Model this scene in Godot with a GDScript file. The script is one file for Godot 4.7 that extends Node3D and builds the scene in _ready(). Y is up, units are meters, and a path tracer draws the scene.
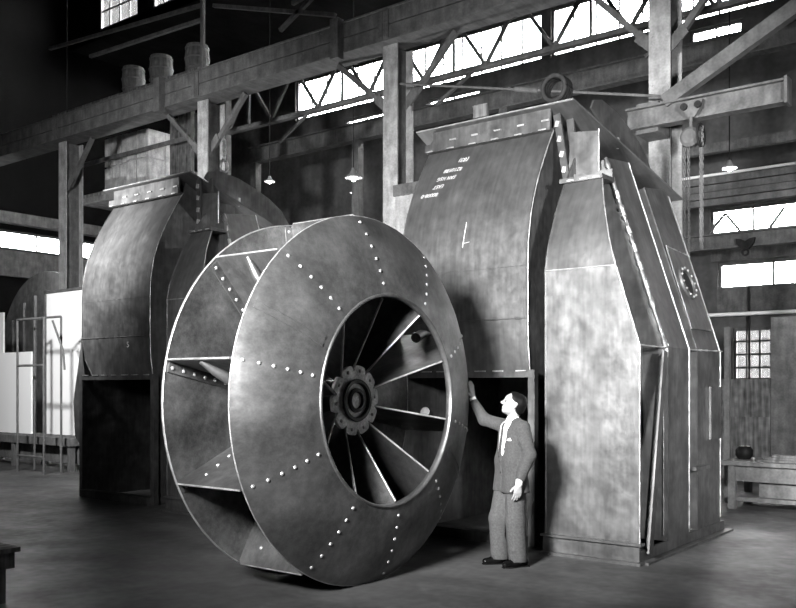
extends Node3D
# World axes: +X runs along the runway girders towards the camera's right, V = -z is the distance
# into the hall, measured square to the girders. Units are metres.

const FLAT := 0xffffffff
var M := {}
var taken := {}

# ------------------------------------------------------------------ mesh helper
class Geo:
	var st := SurfaceTool.new()
	var off := Vector3.ZERO
	func _init(o := Vector3.ZERO):
		off = o
		st.begin(Mesh.PRIMITIVE_TRIANGLES)
		st.set_smooth_group(0xffffffff)
	func smooth(on := true): st.set_smooth_group(0 if on else 0xffffffff)
	func tri(a: Vector3, b: Vector3, c: Vector3):      # counter-clockwise from outside
		st.add_vertex(a - off); st.add_vertex(c - off); st.add_vertex(b - off)
	func quad(a: Vector3, b: Vector3, c: Vector3, d: Vector3):
		tri(a, b, c); tri(a, c, d)
	func hexa(p):      # p[0..3] one face, p[4..7] the opposite one in the same order
		var mid := Vector3.ZERO
		for v in p: mid += v
		mid /= 8.0
		for f in [[0, 1, 2, 3], [4, 5, 6, 7], [0, 1, 5, 4], [1, 2, 6, 5], [2, 3, 7, 6], [3, 0, 4, 7]]:
			var a: Vector3 = p[f[0]]; var b: Vector3 = p[f[1]]; var c: Vector3 = p[f[2]]; var d: Vector3 = p[f[3]]
			if (b - a).cross(c - a).dot((a + b + c + d) / 4.0 - mid) < 0.0: quad(a, d, c, b)
			else: quad(a, b, c, d)
	func box(c: Vector3, s: Vector3, b := Basis()):
		var p := []
		for z in [-.5, .5]:
			for q in [[-.5, -.5], [.5, -.5], [.5, .5], [-.5, .5]]:
				p.append(c + b * (Vector3(q[0], q[1], z) * s))
		hexa(p)
	func span(lo: Vector3, hi: Vector3): box((lo + hi) / 2.0, (hi - lo).abs())
	func bar(a: Vector3, b: Vector3, w: float, h: float, up := Vector3.UP):   # box from a to b
		var z := (b - a).normalized()
		if absf(z.dot(up)) > .99: up = Vector3.BACK
		var x := up.cross(z).normalized()
		box((a + b) / 2.0, Vector3(w, h, (b - a).length()), Basis(x, z.cross(x), z))
	func prism(poly: PackedVector2Array, o: Vector3, ux: Vector3, uy: Vector3, d: Vector3):
		var idx := Geometry2D.triangulate_polygon(poly)
		var n := ux.cross(uy)
		var flip := n.dot(d) > 0.0
		var at := func(i): return o + ux * poly[i].x + uy * poly[i].y
		for k in range(0, idx.size(), 3):
			var a = at.call(idx[k]); var b = at.call(idx[k + 1]); var c = at.call(idx[k + 2])
			if ((b - a).cross(c - a).dot(d) > 0.0):
				var t = b; b = c; c = t
			tri(a, b, c); tri(a + d, c + d, b + d)
		var area := 0.0
		for i in poly.size():
			var j := (i + 1) % poly.size(); area += poly[i].cross(poly[j])
		for i in poly.size():
			var a = at.call(i); var b = at.call((i + 1) % poly.size())
			if (area > 0.0) == flip: quad(a, b, b + d, a + d)
			else: quad(b, a, a + d, b + d)
	func ring(c: Vector3, x: Vector3, y: Vector3, r: float, n: int) -> Array:
		var o := []
		for i in n: o.append(c + (x * cos(TAU * i / n) + y * sin(TAU * i / n)) * r)
		return o
	func tube(path: Array, r, n := 8, caps := true):   # r: number or one per point
		smooth()
		var prev := []
		var x := Vector3.ZERO
		for i in path.size():
			var t: Vector3 = (path[mini(i + 1, path.size() - 1)] - path[maxi(i - 1, 0)]).normalized()
			if x == Vector3.ZERO: x = (Vector3.UP if absf(t.y) < .9 else Vector3.RIGHT).cross(t).normalized()
			x = (x - t * x.dot(t)).normalized()
			var rg := ring(path[i], x, t.cross(x), r if (r is float or r is int) else r[i], n)
			if i > 0:
				for k in n: quad(prev[k], prev[(k + 1) % n], rg[(k + 1) % n], rg[k])
			if caps and (i == 0 or i == path.size() - 1):
				smooth(false)
				for k in range(1, n - 1):
					if i == 0: tri(rg[0], rg[k + 1], rg[k])
					else: tri(rg[0], rg[k], rg[k + 1])
				smooth()
			prev = rg
		smooth(false)
	func lathe(prof: Array, o: Vector3, axis: Vector3, n := 32, closed := false, creases := []):  # prof: Vector2(along, radius)
		var x := (Vector3.UP if absf(axis.y) < .9 else Vector3.RIGHT).cross(axis).normalized()
		var y := axis.cross(x)
		var m := prof.size() if closed else prof.size() - 1
		for i in m:
			st.set_smooth_group(creases[i] if creases.size() > i else 0)
			var p: Vector2 = prof[i]; var q: Vector2 = prof[(i + 1) % prof.size()]
			for k in n:
				var a0 := TAU * k / n; var a1 := TAU * (k + 1) / n
				var d0 := x * cos(a0) + y * sin(a0); var d1 := x * cos(a1) + y * sin(a1)
				var A := o + axis * p.x + d0 * p.y; var B := o + axis * p.x + d1 * p.y
				var C := o + axis * q.x + d1 * q.y; var D := o + axis * q.x + d0 * q.y
				if p.y > 1e-5: tri(A, B, C)
				if q.y > 1e-5: tri(A, C, D)
		smooth(false)
	func slab(rows: Array, thick: Vector3):      # grid of points, closed into a plate by the offset thick
		var nr := rows.size(); var nc: int = rows[0].size()
		for side in 2:
			smooth()
			st.set_smooth_group(side)
			var d := thick * side
			for i in nr - 1:
				for j in nc - 1:
					var a = rows[i][j] + d; var b = rows[i][j + 1] + d; var c = rows[i + 1][j + 1] + d; var e = rows[i + 1][j] + d
					if ((b - a).cross(e - a).dot(thick) > 0.0) == (side == 1): quad(a, b, c, e)
					else: quad(a, e, c, b)
		smooth(false)
		var edge := []
		for j in nc: edge.append(rows[0][j])
		for i in range(1, nr): edge.append(rows[i][nc - 1])
		for j in range(nc - 2, -1, -1): edge.append(rows[nr - 1][j])
		for i in range(nr - 2, 0, -1): edge.append(rows[i][0])
		for k in edge.size():
			var a = edge[k]; var b = edge[(k + 1) % edge.size()]
			quad(a, b, b + thick, a + thick)
	func ball(c: Vector3, r: Vector3, n := 10, m := 6):
		smooth()
		for i in m:
			for k in n:
				var f := func(u, w): return c + Vector3(sin(PI * w / m) * cos(TAU * u / n), cos(PI * w / m), -sin(PI * w / m) * sin(TAU * u / n)) * r
				var A = f.call(k, i); var B = f.call(k, i + 1); var C = f.call(k + 1, i + 1); var D = f.call(k + 1, i)
				if i < m - 1: tri(A, B, C)
				if i > 0: tri(A, C, D)
		smooth(false)
	func mesh() -> ArrayMesh:
		st.generate_normals(); st.index()
		return st.commit()

func W(x: float, y: float, v: float) -> Vector3: return Vector3(x, y, -v)

func numbered(called: String) -> String:
	var n: int = taken.get(called, 0)
	taken[called] = n + 1
	return called if n == 0 else "%s_%03d" % [called, n]

func tag(o, label: String, category: String, group := ""):
	o.set_meta("label", label); o.set_meta("category", category)
	if group: o.set_meta("group", group)
	return o

func thing(called: String, label: String, category: String, at := Vector3.ZERO, group := "") -> Node3D:
	var o := Node3D.new()
	o.name = numbered(called); add_child(o); o.position = at
	tag(o, label, category, group)
	return o

func put(called: String, mesh: Mesh, mat: Material, parent: Node3D, at := Vector3.ZERO, basis := Basis()) -> MeshInstance3D:
	var o := MeshInstance3D.new()
	o.mesh = mesh; o.material_override = mat
	o.name = called; parent.add_child(o, true)
	o.transform = Transform3D(basis, at)
	return o

func single(called: String, label: String, category: String, g: Geo, mat: Material, group := "") -> MeshInstance3D:
	var o := MeshInstance3D.new()
	o.mesh = g.mesh(); o.material_override = mat; o.name = numbered(called); add_child(o); o.position = g.off
	tag(o, label, category, group)
	return o

func struct(called: String, g: Geo, mat: Material) -> MeshInstance3D:
	var o := MeshInstance3D.new()
	o.mesh = g.mesh(); o.material_override = mat; o.name = numbered(called); add_child(o); o.position = g.off
	o.set_meta("kind", "structure")
	return o

# ------------------------------------------------------------------ materials
func noise(seed_: int, freq: float, oct: int, type := FastNoiseLite.TYPE_SIMPLEX_SMOOTH) -> FastNoiseLite:
	var n := FastNoiseLite.new()
	n.seed = seed_; n.frequency = freq; n.noise_type = type
	n.fractal_type = FastNoiseLite.FRACTAL_FBM; n.fractal_octaves = oct
	return n

func bytes(n: FastNoiseLite, s: int) -> PackedByteArray:
	var im := n.get_seamless_image(s, s)
	im.convert(Image.FORMAT_L8)
	return im.get_data()

# layers: [noise, weight, stretch_y]; value = mid + sum(weight * (noise - .5)), then spots darken
func texture(s: int, mid: float, layers: Array, spots = null, spot_cut := .7, spot_dark := .5) -> ImageTexture:
	var acc := PackedFloat32Array(); acc.resize(s * s); acc.fill(mid)
	for l in layers:
		var b := bytes(l[0], s)
		var w: float = l[1]; var sy: int = l[2]
		for y in s:
			var row := (y / sy) * s if sy > 0 else 0
			for x in s:
				var v: float
				if sy > 0: v = b[row + x] / 255.0
				else: v = b[y * s + x / (-sy)] / 255.0
				acc[y * s + x] += w * (v - .5)
	var out := PackedByteArray(); out.resize(s * s)
	var sb := PackedByteArray()
	if spots: sb = bytes(spots, s)
	for i in s * s:
		var v := acc[i]
		if spots:
			var q := sb[i] / 255.0
			if q > spot_cut: v *= lerpf(1.0, spot_dark, clampf((q - spot_cut) / .06, 0, 1))
		out[i] = int(clampf(v, 0, 1) * 255.0)
	return ImageTexture.create_from_image(Image.create_from_data(s, s, false, Image.FORMAT_L8, out))

func mat(grey: float, rough: float, metal := 0.0, tex: Texture2D = null, scale := .5, rtex: Texture2D = null, world := true) -> StandardMaterial3D:
	var m := StandardMaterial3D.new()
	m.albedo_color = Color(grey, grey, grey)
	m.roughness = rough; m.metallic = metal
	m.metallic_specular = .5 if metal > .3 else .25
	if tex:
		m.albedo_texture = tex
		m.uv1_triplanar = true; m.uv1_world_triplanar = world
		m.uv1_scale = Vector3.ONE * scale
	if rtex:
		m.roughness_texture = rtex; m.roughness_texture_channel = BaseMaterial3D.TEXTURE_CHANNEL_RED
	return m

func make_materials():
	var T := {}
	T.sheet = texture(512, .74, [[noise(11, .006, 4), .22, 1], [noise(12, .03, 4), .16, 1], [noise(13, .08, 2), .13, 8]])
	T.shroud = texture(512, .76, [[noise(21, .007, 4), .36, 1], [noise(22, .05, 4), .22, 1], [noise(23, .2, 2), .12, 1]])
	T.floor = texture(512, .72, [[noise(31, .006, 5), .26, 1], [noise(32, .09, 3), .16, 1], [noise(35, .02, 3), .12, -4]])
	T.paint = texture(256, .80, [[noise(41, .02, 4), .22, 1], [noise(42, .15, 3), .12, 1], [noise(43, .06, 2), .15, 6]])
	T.rough = texture(256, .8, [[noise(51, .02, 4), .4, 1], [noise(52, .12, 3), .2, 1]])
	T.wood = texture(256, .75, [[noise(61, .05, 3), .45, 10], [noise(62, .02, 2), .25, 1]])
	T.cloth = texture(256, .8, [[noise(71, .35, 2), .35, 1], [noise(72, .04, 3), .2, 1]])
	M.sheet = mat(.53, .58, .72, T.sheet, .35, T.rough)
	M.shroud = mat(.56, .50, .8, T.shroud, .45, T.rough, false)
	var bump := texture(256, .5, [[noise(81, .012, 3), .9, 1], [noise(82, .05, 3), .25, 1]]).get_image()
	bump.bump_map_to_normal_map(5.0)
	var nt := ImageTexture.create_from_image(bump)
	for m in [M.sheet, M.shroud]:
		m.normal_enabled = true; m.normal_texture = nt; m.normal_scale = .2
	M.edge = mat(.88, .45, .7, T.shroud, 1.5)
	M.hub = mat(.28, .42, .7, T.shroud, 1.5)
	M.hub_flange = mat(.95, .45, .4, T.shroud, 1.2)  # near-white: frontal light on the flange is put into the colour
	M.rivet = mat(.70, .55, .8)
	M.floor = mat(.42, .62, 0, T.floor, .16, T.rough)
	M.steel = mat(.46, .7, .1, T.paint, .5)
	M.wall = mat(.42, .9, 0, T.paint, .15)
	M.unlit_wall = mat(.07, .95, 0, T.paint, .15)  # unlit walls of the hall, their darkness put into the colour
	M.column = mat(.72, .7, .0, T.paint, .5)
	M.wall_grey = mat(.55, .9, 0, T.paint, .3)
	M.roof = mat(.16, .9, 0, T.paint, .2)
	M.white = mat(.95, .8, 0, T.paint, .2)
	M.white.albedo_texture = null
	M.wood = mat(.45, .8, 0, T.wood, .8)
	M.crate = mat(.86, .85, 0, T.paint, .5)
	M.dark = mat(.22, .7, .1, T.paint, .6)
	M.dark.metallic_specular = .12
	M.rubber = mat(.06, .6)
	M.chalk = mat(.7, 1)
	M.suit = mat(.32, .9, 0, T.cloth, 3.0)
	M.suit.rim_enabled = true; M.suit.rim = .2
	M.trousers = mat(.36, .9, 0, T.cloth, 3.0)
	M.skin = mat(.56, .55); M.skin.subsurf_scatter_enabled = false
	M.shirt = mat(.82, .8)
	M.tie = mat(.22, .7)
	M.hair = mat(.05, .5)
	M.shoe = mat(.05, .25)
	M.eye = mat(.08, .2)
	M.glass = StandardMaterial3D.new()
	M.glass.albedo_color = Color(.9, .9, .9, .12); M.glass.transparency = BaseMaterial3D.TRANSPARENCY_ALPHA
	M.glass.roughness = .05
	M.lamp = StandardMaterial3D.new()
	M.lamp.albedo_color = Color(.9, .9, .9); M.lamp.emission_enabled = true; M.lamp.emission = Color(1, 1, 1); M.lamp.emission_energy_multiplier = 6.0
	M.enamel = mat(.5, .4)

# ------------------------------------------------------------------ the view and the light
func setup_view():
	var cam := Camera3D.new()
	cam.name = "camera"; add_child(cam)
	cam.position = Vector3(0, 1.86, 0)
	cam.rotation.y = atan2(.610, .792)
	cam.projection = Camera3D.PROJECTION_FRUSTUM
	cam.near = .1; cam.far = 200.0
	cam.size = .1 * 608.0 / 892.0
	cam.frustum_offset = Vector2(0, .1 * 82.0 / 892.0)
	cam.current = true
	var we := WorldEnvironment.new(); we.name = "world_environment"
	var e := Environment.new()
	var sky := Sky.new(); var sm := ProceduralSkyMaterial.new()
	sm.sky_top_color = Color(.92, .92, .92); sm.sky_horizon_color = Color(1, 1, 1)
	sm.ground_bottom_color = Color(.35, .35, .35); sm.ground_horizon_color = Color(.9, .9, .9)
	sm.sky_energy_multiplier = 6.0
	sky.sky_material = sm
	e.background_mode = Environment.BG_SKY; e.sky = sky
	e.ambient_light_source = Environment.AMBIENT_SOURCE_DISABLED
	e.tonemap_mode = Environment.TONE_MAPPER_LINEAR
	e.tonemap_exposure = 1.25
	e.sdfgi_enabled = true; e.ssao_enabled = true; e.ssil_enabled = true
	we.environment = e; add_child(we)

func flood_lamp(label: String, at: Vector3, target: Vector3, energy: float, size: float, cone := 0.0):
	# a photographer's floodlight on a tripod: bowl, glowing face, pole, three legs
	var t := thing("flood_lamp", label, "lamp", Vector3(at.x, 0, at.z))
	var dir := (target - at).normalized()
	var g := Geo.new(t.position)
	g.lathe([Vector2(-.32, .03), Vector2(-.30, .1), Vector2(-.15, size * .42), Vector2(0, size * .56), Vector2(.01, size * .56), Vector2(-.13, size * .40), Vector2(-.28, .09)], at, dir, 32)
	put("reflector", g.mesh(), M.enamel, t)
	g = Geo.new(t.position)
	g.lathe([Vector2(-.012, 0), Vector2(-.012, size * .5), Vector2(-.002, size * .5), Vector2(-.002, 0)], at, dir, 32, false, [1, 2, 3])
	put("lamp_face", g.mesh(), M.lamp, t)
	g = Geo.new(t.position)
	var top := at - dir * .33
	g.tube([top, Vector3(top.x, at.y - .25, top.z), Vector3(top.x, .7, top.z)], .02)
	put("pole", g.mesh(), M.dark, t)
	for k in 3:
		g = Geo.new(t.position)
		var a := TAU * k / 3.0
		g.tube([Vector3(top.x, .8, top.z), Vector3(top.x + .5 * cos(a), .015, top.z + .5 * sin(a))], .014)
		put("leg", g.mesh(), M.dark, t)
	if cone > 0.0:      # a focusing head with a soft-edged beam
		var p := SpotLight3D.new()
		p.name = "flood_light"; p.light_energy = energy; p.spot_angle = cone; p.spot_angle_attenuation = 1.0
		p.spot_range = 60.0; p.spot_attenuation = 2.0; p.light_size = size * .42; p.shadow_enabled = true
		t.add_child(p); p.look_at_from_position(at + dir * (size * .42 + .03), target)
		return
	var l := AreaLight3D.new()
	l.name = "flood_light"
	l.area_size = Vector2(size * .85, size * .85)
	l.light_energy = energy
	l.area_range = 60.0; l.area_attenuation = 2.0
	l.shadow_enabled = true
	t.add_child(l)
	l.look_at_from_position(at + dir * .02, target)

func bulb_light(parent: Node3D, at: Vector3, energy: float):
	var l := OmniLight3D.new()
	l.name = "bulb_light"; l.light_energy = energy; l.omni_range = 60.0; l.omni_attenuation = 2.0
	l.light_size = .05; l.shadow_enabled = true
	parent.add_child(l); l.position = at

func _ready():
	make_materials()
	setup_view()
	flood_lamp("photographer's floodlight on a tripod, aimed at the fan impeller", W(-3.2, 4.4, -1.4), W(-5.6, 3.1, 7.8), 400.0, 1.8, 30.5)
	flood_lamp("weaker photographer's floodlight on a tripod, aimed at the casings' sloping panels", W(4.0, 3.4, 2.2), W(-3.3, 2.8, 11.2), 300.0, 1.0, 22.0)
	flood_lamp("photographer's floodlight hidden behind the impeller, aimed at the columns", W(-11.8, 1.9, 12.0), W(-8.6, 5.6, 13.2), 24.0, .5)
	flood_lamp("tall photographer's floodlight beside the far casing, aimed at the white boards", W(-13.2, 5.6, 5.2), W(-15.2, 4.2, 10.5), 115.0, .6, 50.0)
	build_shell()
	build_steelwork()
	build_wheel()
	build_housings()
	build_background()
	build_person(W(-4.74, 0, 8.03), deg_to_rad(-32.5))

# ------------------------------------------------------------------ the hall
# a wall with rectangular openings, at = "z" (x runs along) or "x" (v runs along); holes: [u0, u1, y0, y1]
func wall_mesh(plane: String, at: float, thick: float, u0: float, u1: float, y0: float, y1: float, holes: Array) -> Geo:
	var g := Geo.new()
	var us := [u0, u1]; var ys := [y0, y1]
	for h in holes: us.append_array([h[0], h[1]]); ys.append_array([h[2], h[3]])
	us.sort(); ys.sort()
	for i in us.size() - 1:
		if us[i + 1] - us[i] < 1e-4: continue
		for j in ys.size() - 1:
			if ys[j + 1] - ys[j] < 1e-4: continue
			var cu = (us[i] + us[i + 1]) / 2.0; var cy = (ys[j] + ys[j + 1]) / 2.0
			var open := false
			for h in holes:
				if cu > h[0] and cu < h[1] and cy > h[2] and cy < h[3]: open = true
			if open: continue
			if plane == "z": g.span(W(us[i], ys[j], at), W(us[i + 1], ys[j + 1], at + thick))
			else: g.span(W(at, ys[j], us[i]), W(at + thick, ys[j + 1], us[i + 1]))
	return g

var window_count := 0
func window(plane: String, at: float, h: Array, cols: int, rows: int, bar := .05, frame := .07):
	window_count += 1
	var P := func(u, y, d): return W(u, y, at + d) if plane == "z" else W(at + d, y, u)
	var o := Node3D.new(); o.name = "window_%d" % window_count; add_child(o); o.set_meta("kind", "structure")
	o.position = P.call((h[0] + h[1]) / 2, h[2], 0)
	var g := Geo.new(o.position)
	g.span(P.call(h[0], h[2], -.03), P.call(h[0] + frame, h[3], .06)); g.span(P.call(h[1] - frame, h[2], -.03), P.call(h[1], h[3], .06))
	g.span(P.call(h[0] + frame, h[2], -.03), P.call(h[1] - frame, h[2] + frame, .06)); g.span(P.call(h[0] + frame, h[3] - frame, -.03), P.call(h[1] - frame, h[3], .06))
	put("window_frame", g.mesh(), M.steel, o)
	for i in range(1, cols):
		g = Geo.new(o.position); var u = lerpf(h[0], h[1], float(i) / cols)
		g.span(P.call(u - bar / 2, h[2] + frame, -.01), P.call(u + bar / 2, h[3] - frame, .04)); put("mullion", g.mesh(), M.steel, o)
	for j in range(1, rows):
		g = Geo.new(o.position); var y = lerpf(h[2], h[3], float(j) / rows)
		g.span(P.call(h[0] + frame, y - bar / 2, -.005), P.call(h[1] - frame, y + bar / 2, .035)); put("glazing_bar", g.mesh(), M.steel, o)
	var du: float = (h[1] - h[0]) / cols; var dy: float = (h[3] - h[2]) / rows
	g = Geo.new(); 
	if plane == "z": g.box(Vector3.ZERO, Vector3(du - bar, dy - bar, .006))
	else: g.box(Vector3.ZERO, Vector3(.006, dy - bar, du - bar))
	var pane := g.mesh()
	for i in cols:
		for j in rows:
			put("pane", pane, M.glass, o, P.call(h[0] + du * (i + .5), h[2] + dy * (j + .5), .015) - o.position)

func build_shell():
	var g := Geo.new()
	g.span(W(-29, -.3, -9), W(13, 0, 25)); struct("floor", g, M.floor)
	var back := [[-23.3, -13.0, 11.72, 13.2], [-12.7, -5.6, 11.72, 13.2], [-20.9, -19.0, 10.98, 11.34], [-17.3, -15.2, 10.98, 11.34], [-8.5, -7.1, 10.98, 11.5],
		[-7.95, -3.6, 5.88, 6.58], [-7.74, -3.6, 4.42, 5.12], [-7.35, -6.36, 2.0, 3.38]]
	struct("wall_back", wall_mesh("z", 24.0, .3, -28.3, 12.3, 0, 13.55, back), M.wall)
	var fine := [[14, 1], [10, 1], [2, 1], [2, 1], [2, 1], [4, 1], [3, 1], [3, 4]]
	for i in back.size(): window("z", 24.1, back[i], fine[i][0], fine[i][1])
	var left := [[13.9, 23.0, 6.36, 7.0]]
	struct("wall_left", wall_mesh("x", -28.3, .3, -8, 24.0, 0, 20, left), M.unlit_wall)
	window("x", -28.2, left[0], 7, 1)
	var cl := [[-26.05, -23.95, 13.7, 15.6], [-23.2, -21.2, 13.7, 15.6]]
	struct("wall_clerestory", wall_mesh("z", 17.5, .2, -28, 12, 13.55, 20, cl), M.unlit_wall)
	window("z", 17.55, cl[0], 4, 3, .05); window("z", 17.55, cl[1], 4, 3, .05)
	struct("wall_right", wall_mesh("x", 12.0, .3, -8, 24.0, 0, 20, []), M.unlit_wall)
	struct("wall_front", wall_mesh("z", -8.3, .3, -28.3, 12.3, 0, 20, []), M.unlit_wall)
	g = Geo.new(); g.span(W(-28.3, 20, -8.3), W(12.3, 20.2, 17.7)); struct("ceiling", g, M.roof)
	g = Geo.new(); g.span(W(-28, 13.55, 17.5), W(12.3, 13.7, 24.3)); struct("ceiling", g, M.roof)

func rivet_mesh(r: float, h: float, n := 8) -> ArrayMesh:    # a domed head standing on y = 0
	var g := Geo.new()
	g.lathe([Vector2(-.002, r), Vector2(h * .45, r * .92), Vector2(h * .85, r * .55), Vector2(h, 0)], Vector3.ZERO, Vector3.UP, n)
	return g.mesh()

func rivets(g: Geo, c: Vector3, n: Vector3, r: float):
	g.lathe([Vector2(0, r), Vector2(r * .5, r * .8), Vector2(r * .75, 0)], c, n, 6)

func build_steelwork():
	var up := Vector3.UP
	# columns: two flanges and a web each
	var where := {-21.28: "standing behind the tall white board", -15.69: "standing beside the upright boards, above the far casing", -10.34: "standing beside the corrugated sheets", -5.13: "holding the jib crane arm"}
	for X in where:
		var t := thing("steel_column", "pale riveted steel column " + where[X], "column", W(X, 0, 13.45), "columns under the runway girder")
		var hw := .17
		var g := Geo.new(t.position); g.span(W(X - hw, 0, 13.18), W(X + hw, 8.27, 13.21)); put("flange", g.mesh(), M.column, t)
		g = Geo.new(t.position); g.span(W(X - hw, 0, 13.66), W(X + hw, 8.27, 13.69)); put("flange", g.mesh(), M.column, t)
		g = Geo.new(t.position); g.span(W(X - .012, 0, 13.21), W(X + .012, 8.27, 13.66)); put("web", g.mesh(), M.steel, t)  # grey instead of the column paint: the web's shade is in its colour
		g = Geo.new(t.position); g.span(W(X - .22, 0, 13.16), W(X + .22, .04, 13.71)); put("base_plate", g.mesh(), M.steel, t)
		g = Geo.new(t.position)
		for k in 20:
			for s in [-1, 1]: rivets(g, W(X + s * .11, 7.95 - (k / 2) * .75 - (k % 2) * .11, 13.18), Vector3.BACK, .02)
		put("rivets", g.mesh(), M.column, t).set_meta("kind", "stuff")
	# runway girder, one length per bay
	var ends := [-27.0, -21.28, -15.69, -10.34, -5.13, .4]
	for i in 5:
		var a: float = ends[i] + .005; var b: float = ends[i + 1] - .005
		var spot: String = ["running off into the dark at the end wall", "above the stacked crates, with a dark hanger bracket", "above the enamel pendant lamp, with a dark hanger bracket", "above the chalk-marked casing", "above the jib crane arm"][i]
		var t := thing("runway_girder", "length of grey riveted runway girder " + spot, "girder", W((a + b) / 2, 8.28, 13.2), "lengths of the runway girder")
		var g := Geo.new(t.position); g.span(W(a, 8.30, 12.98), W(b, 8.545, 13.02)); put("web_plate", g.mesh(), M.steel, t)
		g = Geo.new(t.position); g.span(W(a, 8.575, 12.98), W(b, 8.85, 13.02)); put("web_plate", g.mesh(), M.steel, t)
		g = Geo.new(t.position); g.span(W(a, 8.545, 13.015), W(b, 8.575, 13.02)); put("seam", g.mesh(), M.steel, t)
		g = Geo.new(t.position); g.span(W(a, 8.27, 12.96), W(b, 8.30, 13.55)); put("bottom_flange", g.mesh(), M.steel, t)
		g = Geo.new(t.position); g.span(W(a, 8.85, 12.95), W(b, 8.88, 13.55)); put("top_flange", g.mesh(), M.steel, t)
		g = Geo.new(t.position); g.span(W((a + b) / 2 - 2.4, 8.88, 13.2), W((a + b) / 2 + 2.4, 8.96, 13.28)); put("rail", g.mesh(), M.steel, t)
		g = Geo.new(t.position)
		g.span(W(a, 8.30, 12.955), W(a + .12, 8.84, 12.98)); put("splice_plate", g.mesh(), M.steel, t)
		g = Geo.new(t.position)
		g.span(W(b - .12, 8.30, 12.955), W(b, 8.84, 12.98)); put("splice_plate", g.mesh(), M.steel, t)
		g = Geo.new(t.position)
		for k in 16: rivets(g, W(a + .3 + k * (b - a - .6) / 15.0, 8.79, 12.98), Vector3.BACK, .02)
		for k in 6:
			for e in [a + .03, a + .09, b - .03, b - .09]: rivets(g, W(e, 8.35 + k * .088, 12.955), Vector3.BACK, .018)
		put("rivets", g.mesh(), M.steel, t).set_meta("kind", "stuff")
		if i == 1 or i == 2 or i == 3:
			var bx: float = [0, -16.85, -11.42, -6.2][i]
			g = Geo.new(t.position); g.span(W(bx - .10, 8.15, 12.80), W(bx + .10, 8.92, 12.98)); put("hanger_bracket", g.mesh(), M.steel, t)
	# knee braces between the columns and the girder
	for p in [[-11.72, 8.2, -10.5, 7.15, "above the corrugated sheets, on the pendant lamp's side of their column"], [-8.93, 8.21, -10.0, 7.12, "above the corrugated sheets, on the chalked casing's side of their column"],
			[-17.04, 8.2, -15.87, 7.15, "in front of the upright boards on the mezzanine"], [-14.4, 8.2, -15.45, 7.2, "from the upright boards' column towards the pendant lamp"],
			[-6.33, 8.2, -5.3, 7.10, "from the jib crane's column to the girder above the chalked casing"], [-4.0, 8.2, -4.96, 7.05, "from the jib crane's column to the girder over its arm"], [-20.1, 8.2, -21.1, 7.1, "from the white board's column to the girder above the crates"]]:
		var t := thing("knee_brace", "slanting steel knee brace " + p[4], "brace", W(p[2], p[3], 13.3), "knee braces of the runway girder")
		var g := Geo.new(t.position)
		g.bar(W(p[0], p[1], 13.3), W(p[2], p[3], 13.3), .1, .09, Vector3.BACK); put("angle_bar", g.mesh(), M.steel, t)
		g = Geo.new(t.position)
		var sgn: float = signf(p[0] - p[2])
		g.prism(PackedVector2Array([Vector2(0, -.12), Vector2(sgn * .26, .12), Vector2(sgn * .16, .28), Vector2(0, .12)]), W(p[2], p[3], 13.25), Vector3.RIGHT, up, W(0, 0, -.02)); put("gusset", g.mesh(), M.steel, t)
	# jib crane on the near column
	var j := thing("jib_crane", "grey jib crane arm with a slanting strut fixed to the column behind the big casing", "crane", W(-5.1, 5.7, 12.6))
	var g := Geo.new(j.position)
	g.span(W(-5.42, 5.69, 12.66), W(-3.18, 5.95, 12.69)); put("web", g.mesh(), M.steel, j)
	g = Geo.new(j.position); g.span(W(-5.42, 5.95, 12.58), W(-3.18, 5.98, 12.78)); put("flange", g.mesh(), M.steel, j)
	g = Geo.new(j.position); g.span(W(-5.42, 5.66, 12.58), W(-3.18, 5.69, 12.78)); put("flange", g.mesh(), M.steel, j)
	g = Geo.new(j.position); g.span(W(-3.18, 5.64, 12.56), W(-3.14, 6.0, 12.80)); put("end_plate", g.mesh(), M.steel, j)
	g = Geo.new(j.position); g.bar(W(-4.85, 6.0, 12.68), W(-2.4, 7.25, 12.68), .14, .2, up); put("strut", g.mesh(), M.steel, j)
	g = Geo.new(j.position); g.span(W(-5.3, 5.6, 12.69), W(-4.96, 6.05, 13.175)); put("bracket", g.mesh(), M.steel, j)
	var r := thing("tie_rod", "thin steel tie rod stretched between two columns below the girder", "rod", W(-7.1, 6.7, 13.0))
	g = Geo.new(r.position); g.tube([W(-10.05, 7.46, 13.12), W(-4.8, 6.08, 12.72)], .022); put("rod", g.mesh(), M.steel, r)
	g = Geo.new(r.position); g.tube([W(-7.5, 6.79, 12.926), W(-7.05, 6.672, 12.892)], .045); put("turnbuckle", g.mesh(), M.steel, r)
	# chain hoist
	var h := thing("chain_hoist", "dark chain hoist hanging from the jib arm by a triangular trolley", "hoist", W(-4.41, 5.7, 12.55))
	g = Geo.new(h.position)
	g.prism(PackedVector2Array([Vector2(-.16, .10), Vector2(.16, .10), Vector2(.14, 0), Vector2(.04, -.14), Vector2(-.04, -.14), Vector2(-.14, 0)]), W(-4.41, 5.8, 12.52), Vector3.RIGHT, up, W(0, 0, .065)); put("trolley_plate", g.mesh(), M.steel, h)
	for s in [-1, 1]:
		g = Geo.new(h.position); g.lathe([Vector2(0, 0), Vector2(0, .05), Vector2(.04, .05), Vector2(.04, 0)], W(-4.41 + s * .1, 5.82, 12.52), Vector3.BACK, 14, false, [1, 2, 3]); put("wheel", g.mesh(), M.dark, h)
	g = Geo.new(h.position); g.tube([W(-4.41, 5.66, 12.5), W(-4.41, 5.5, 12.5)], .025); put("shackle", g.mesh(), M.steel, h)
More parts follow.
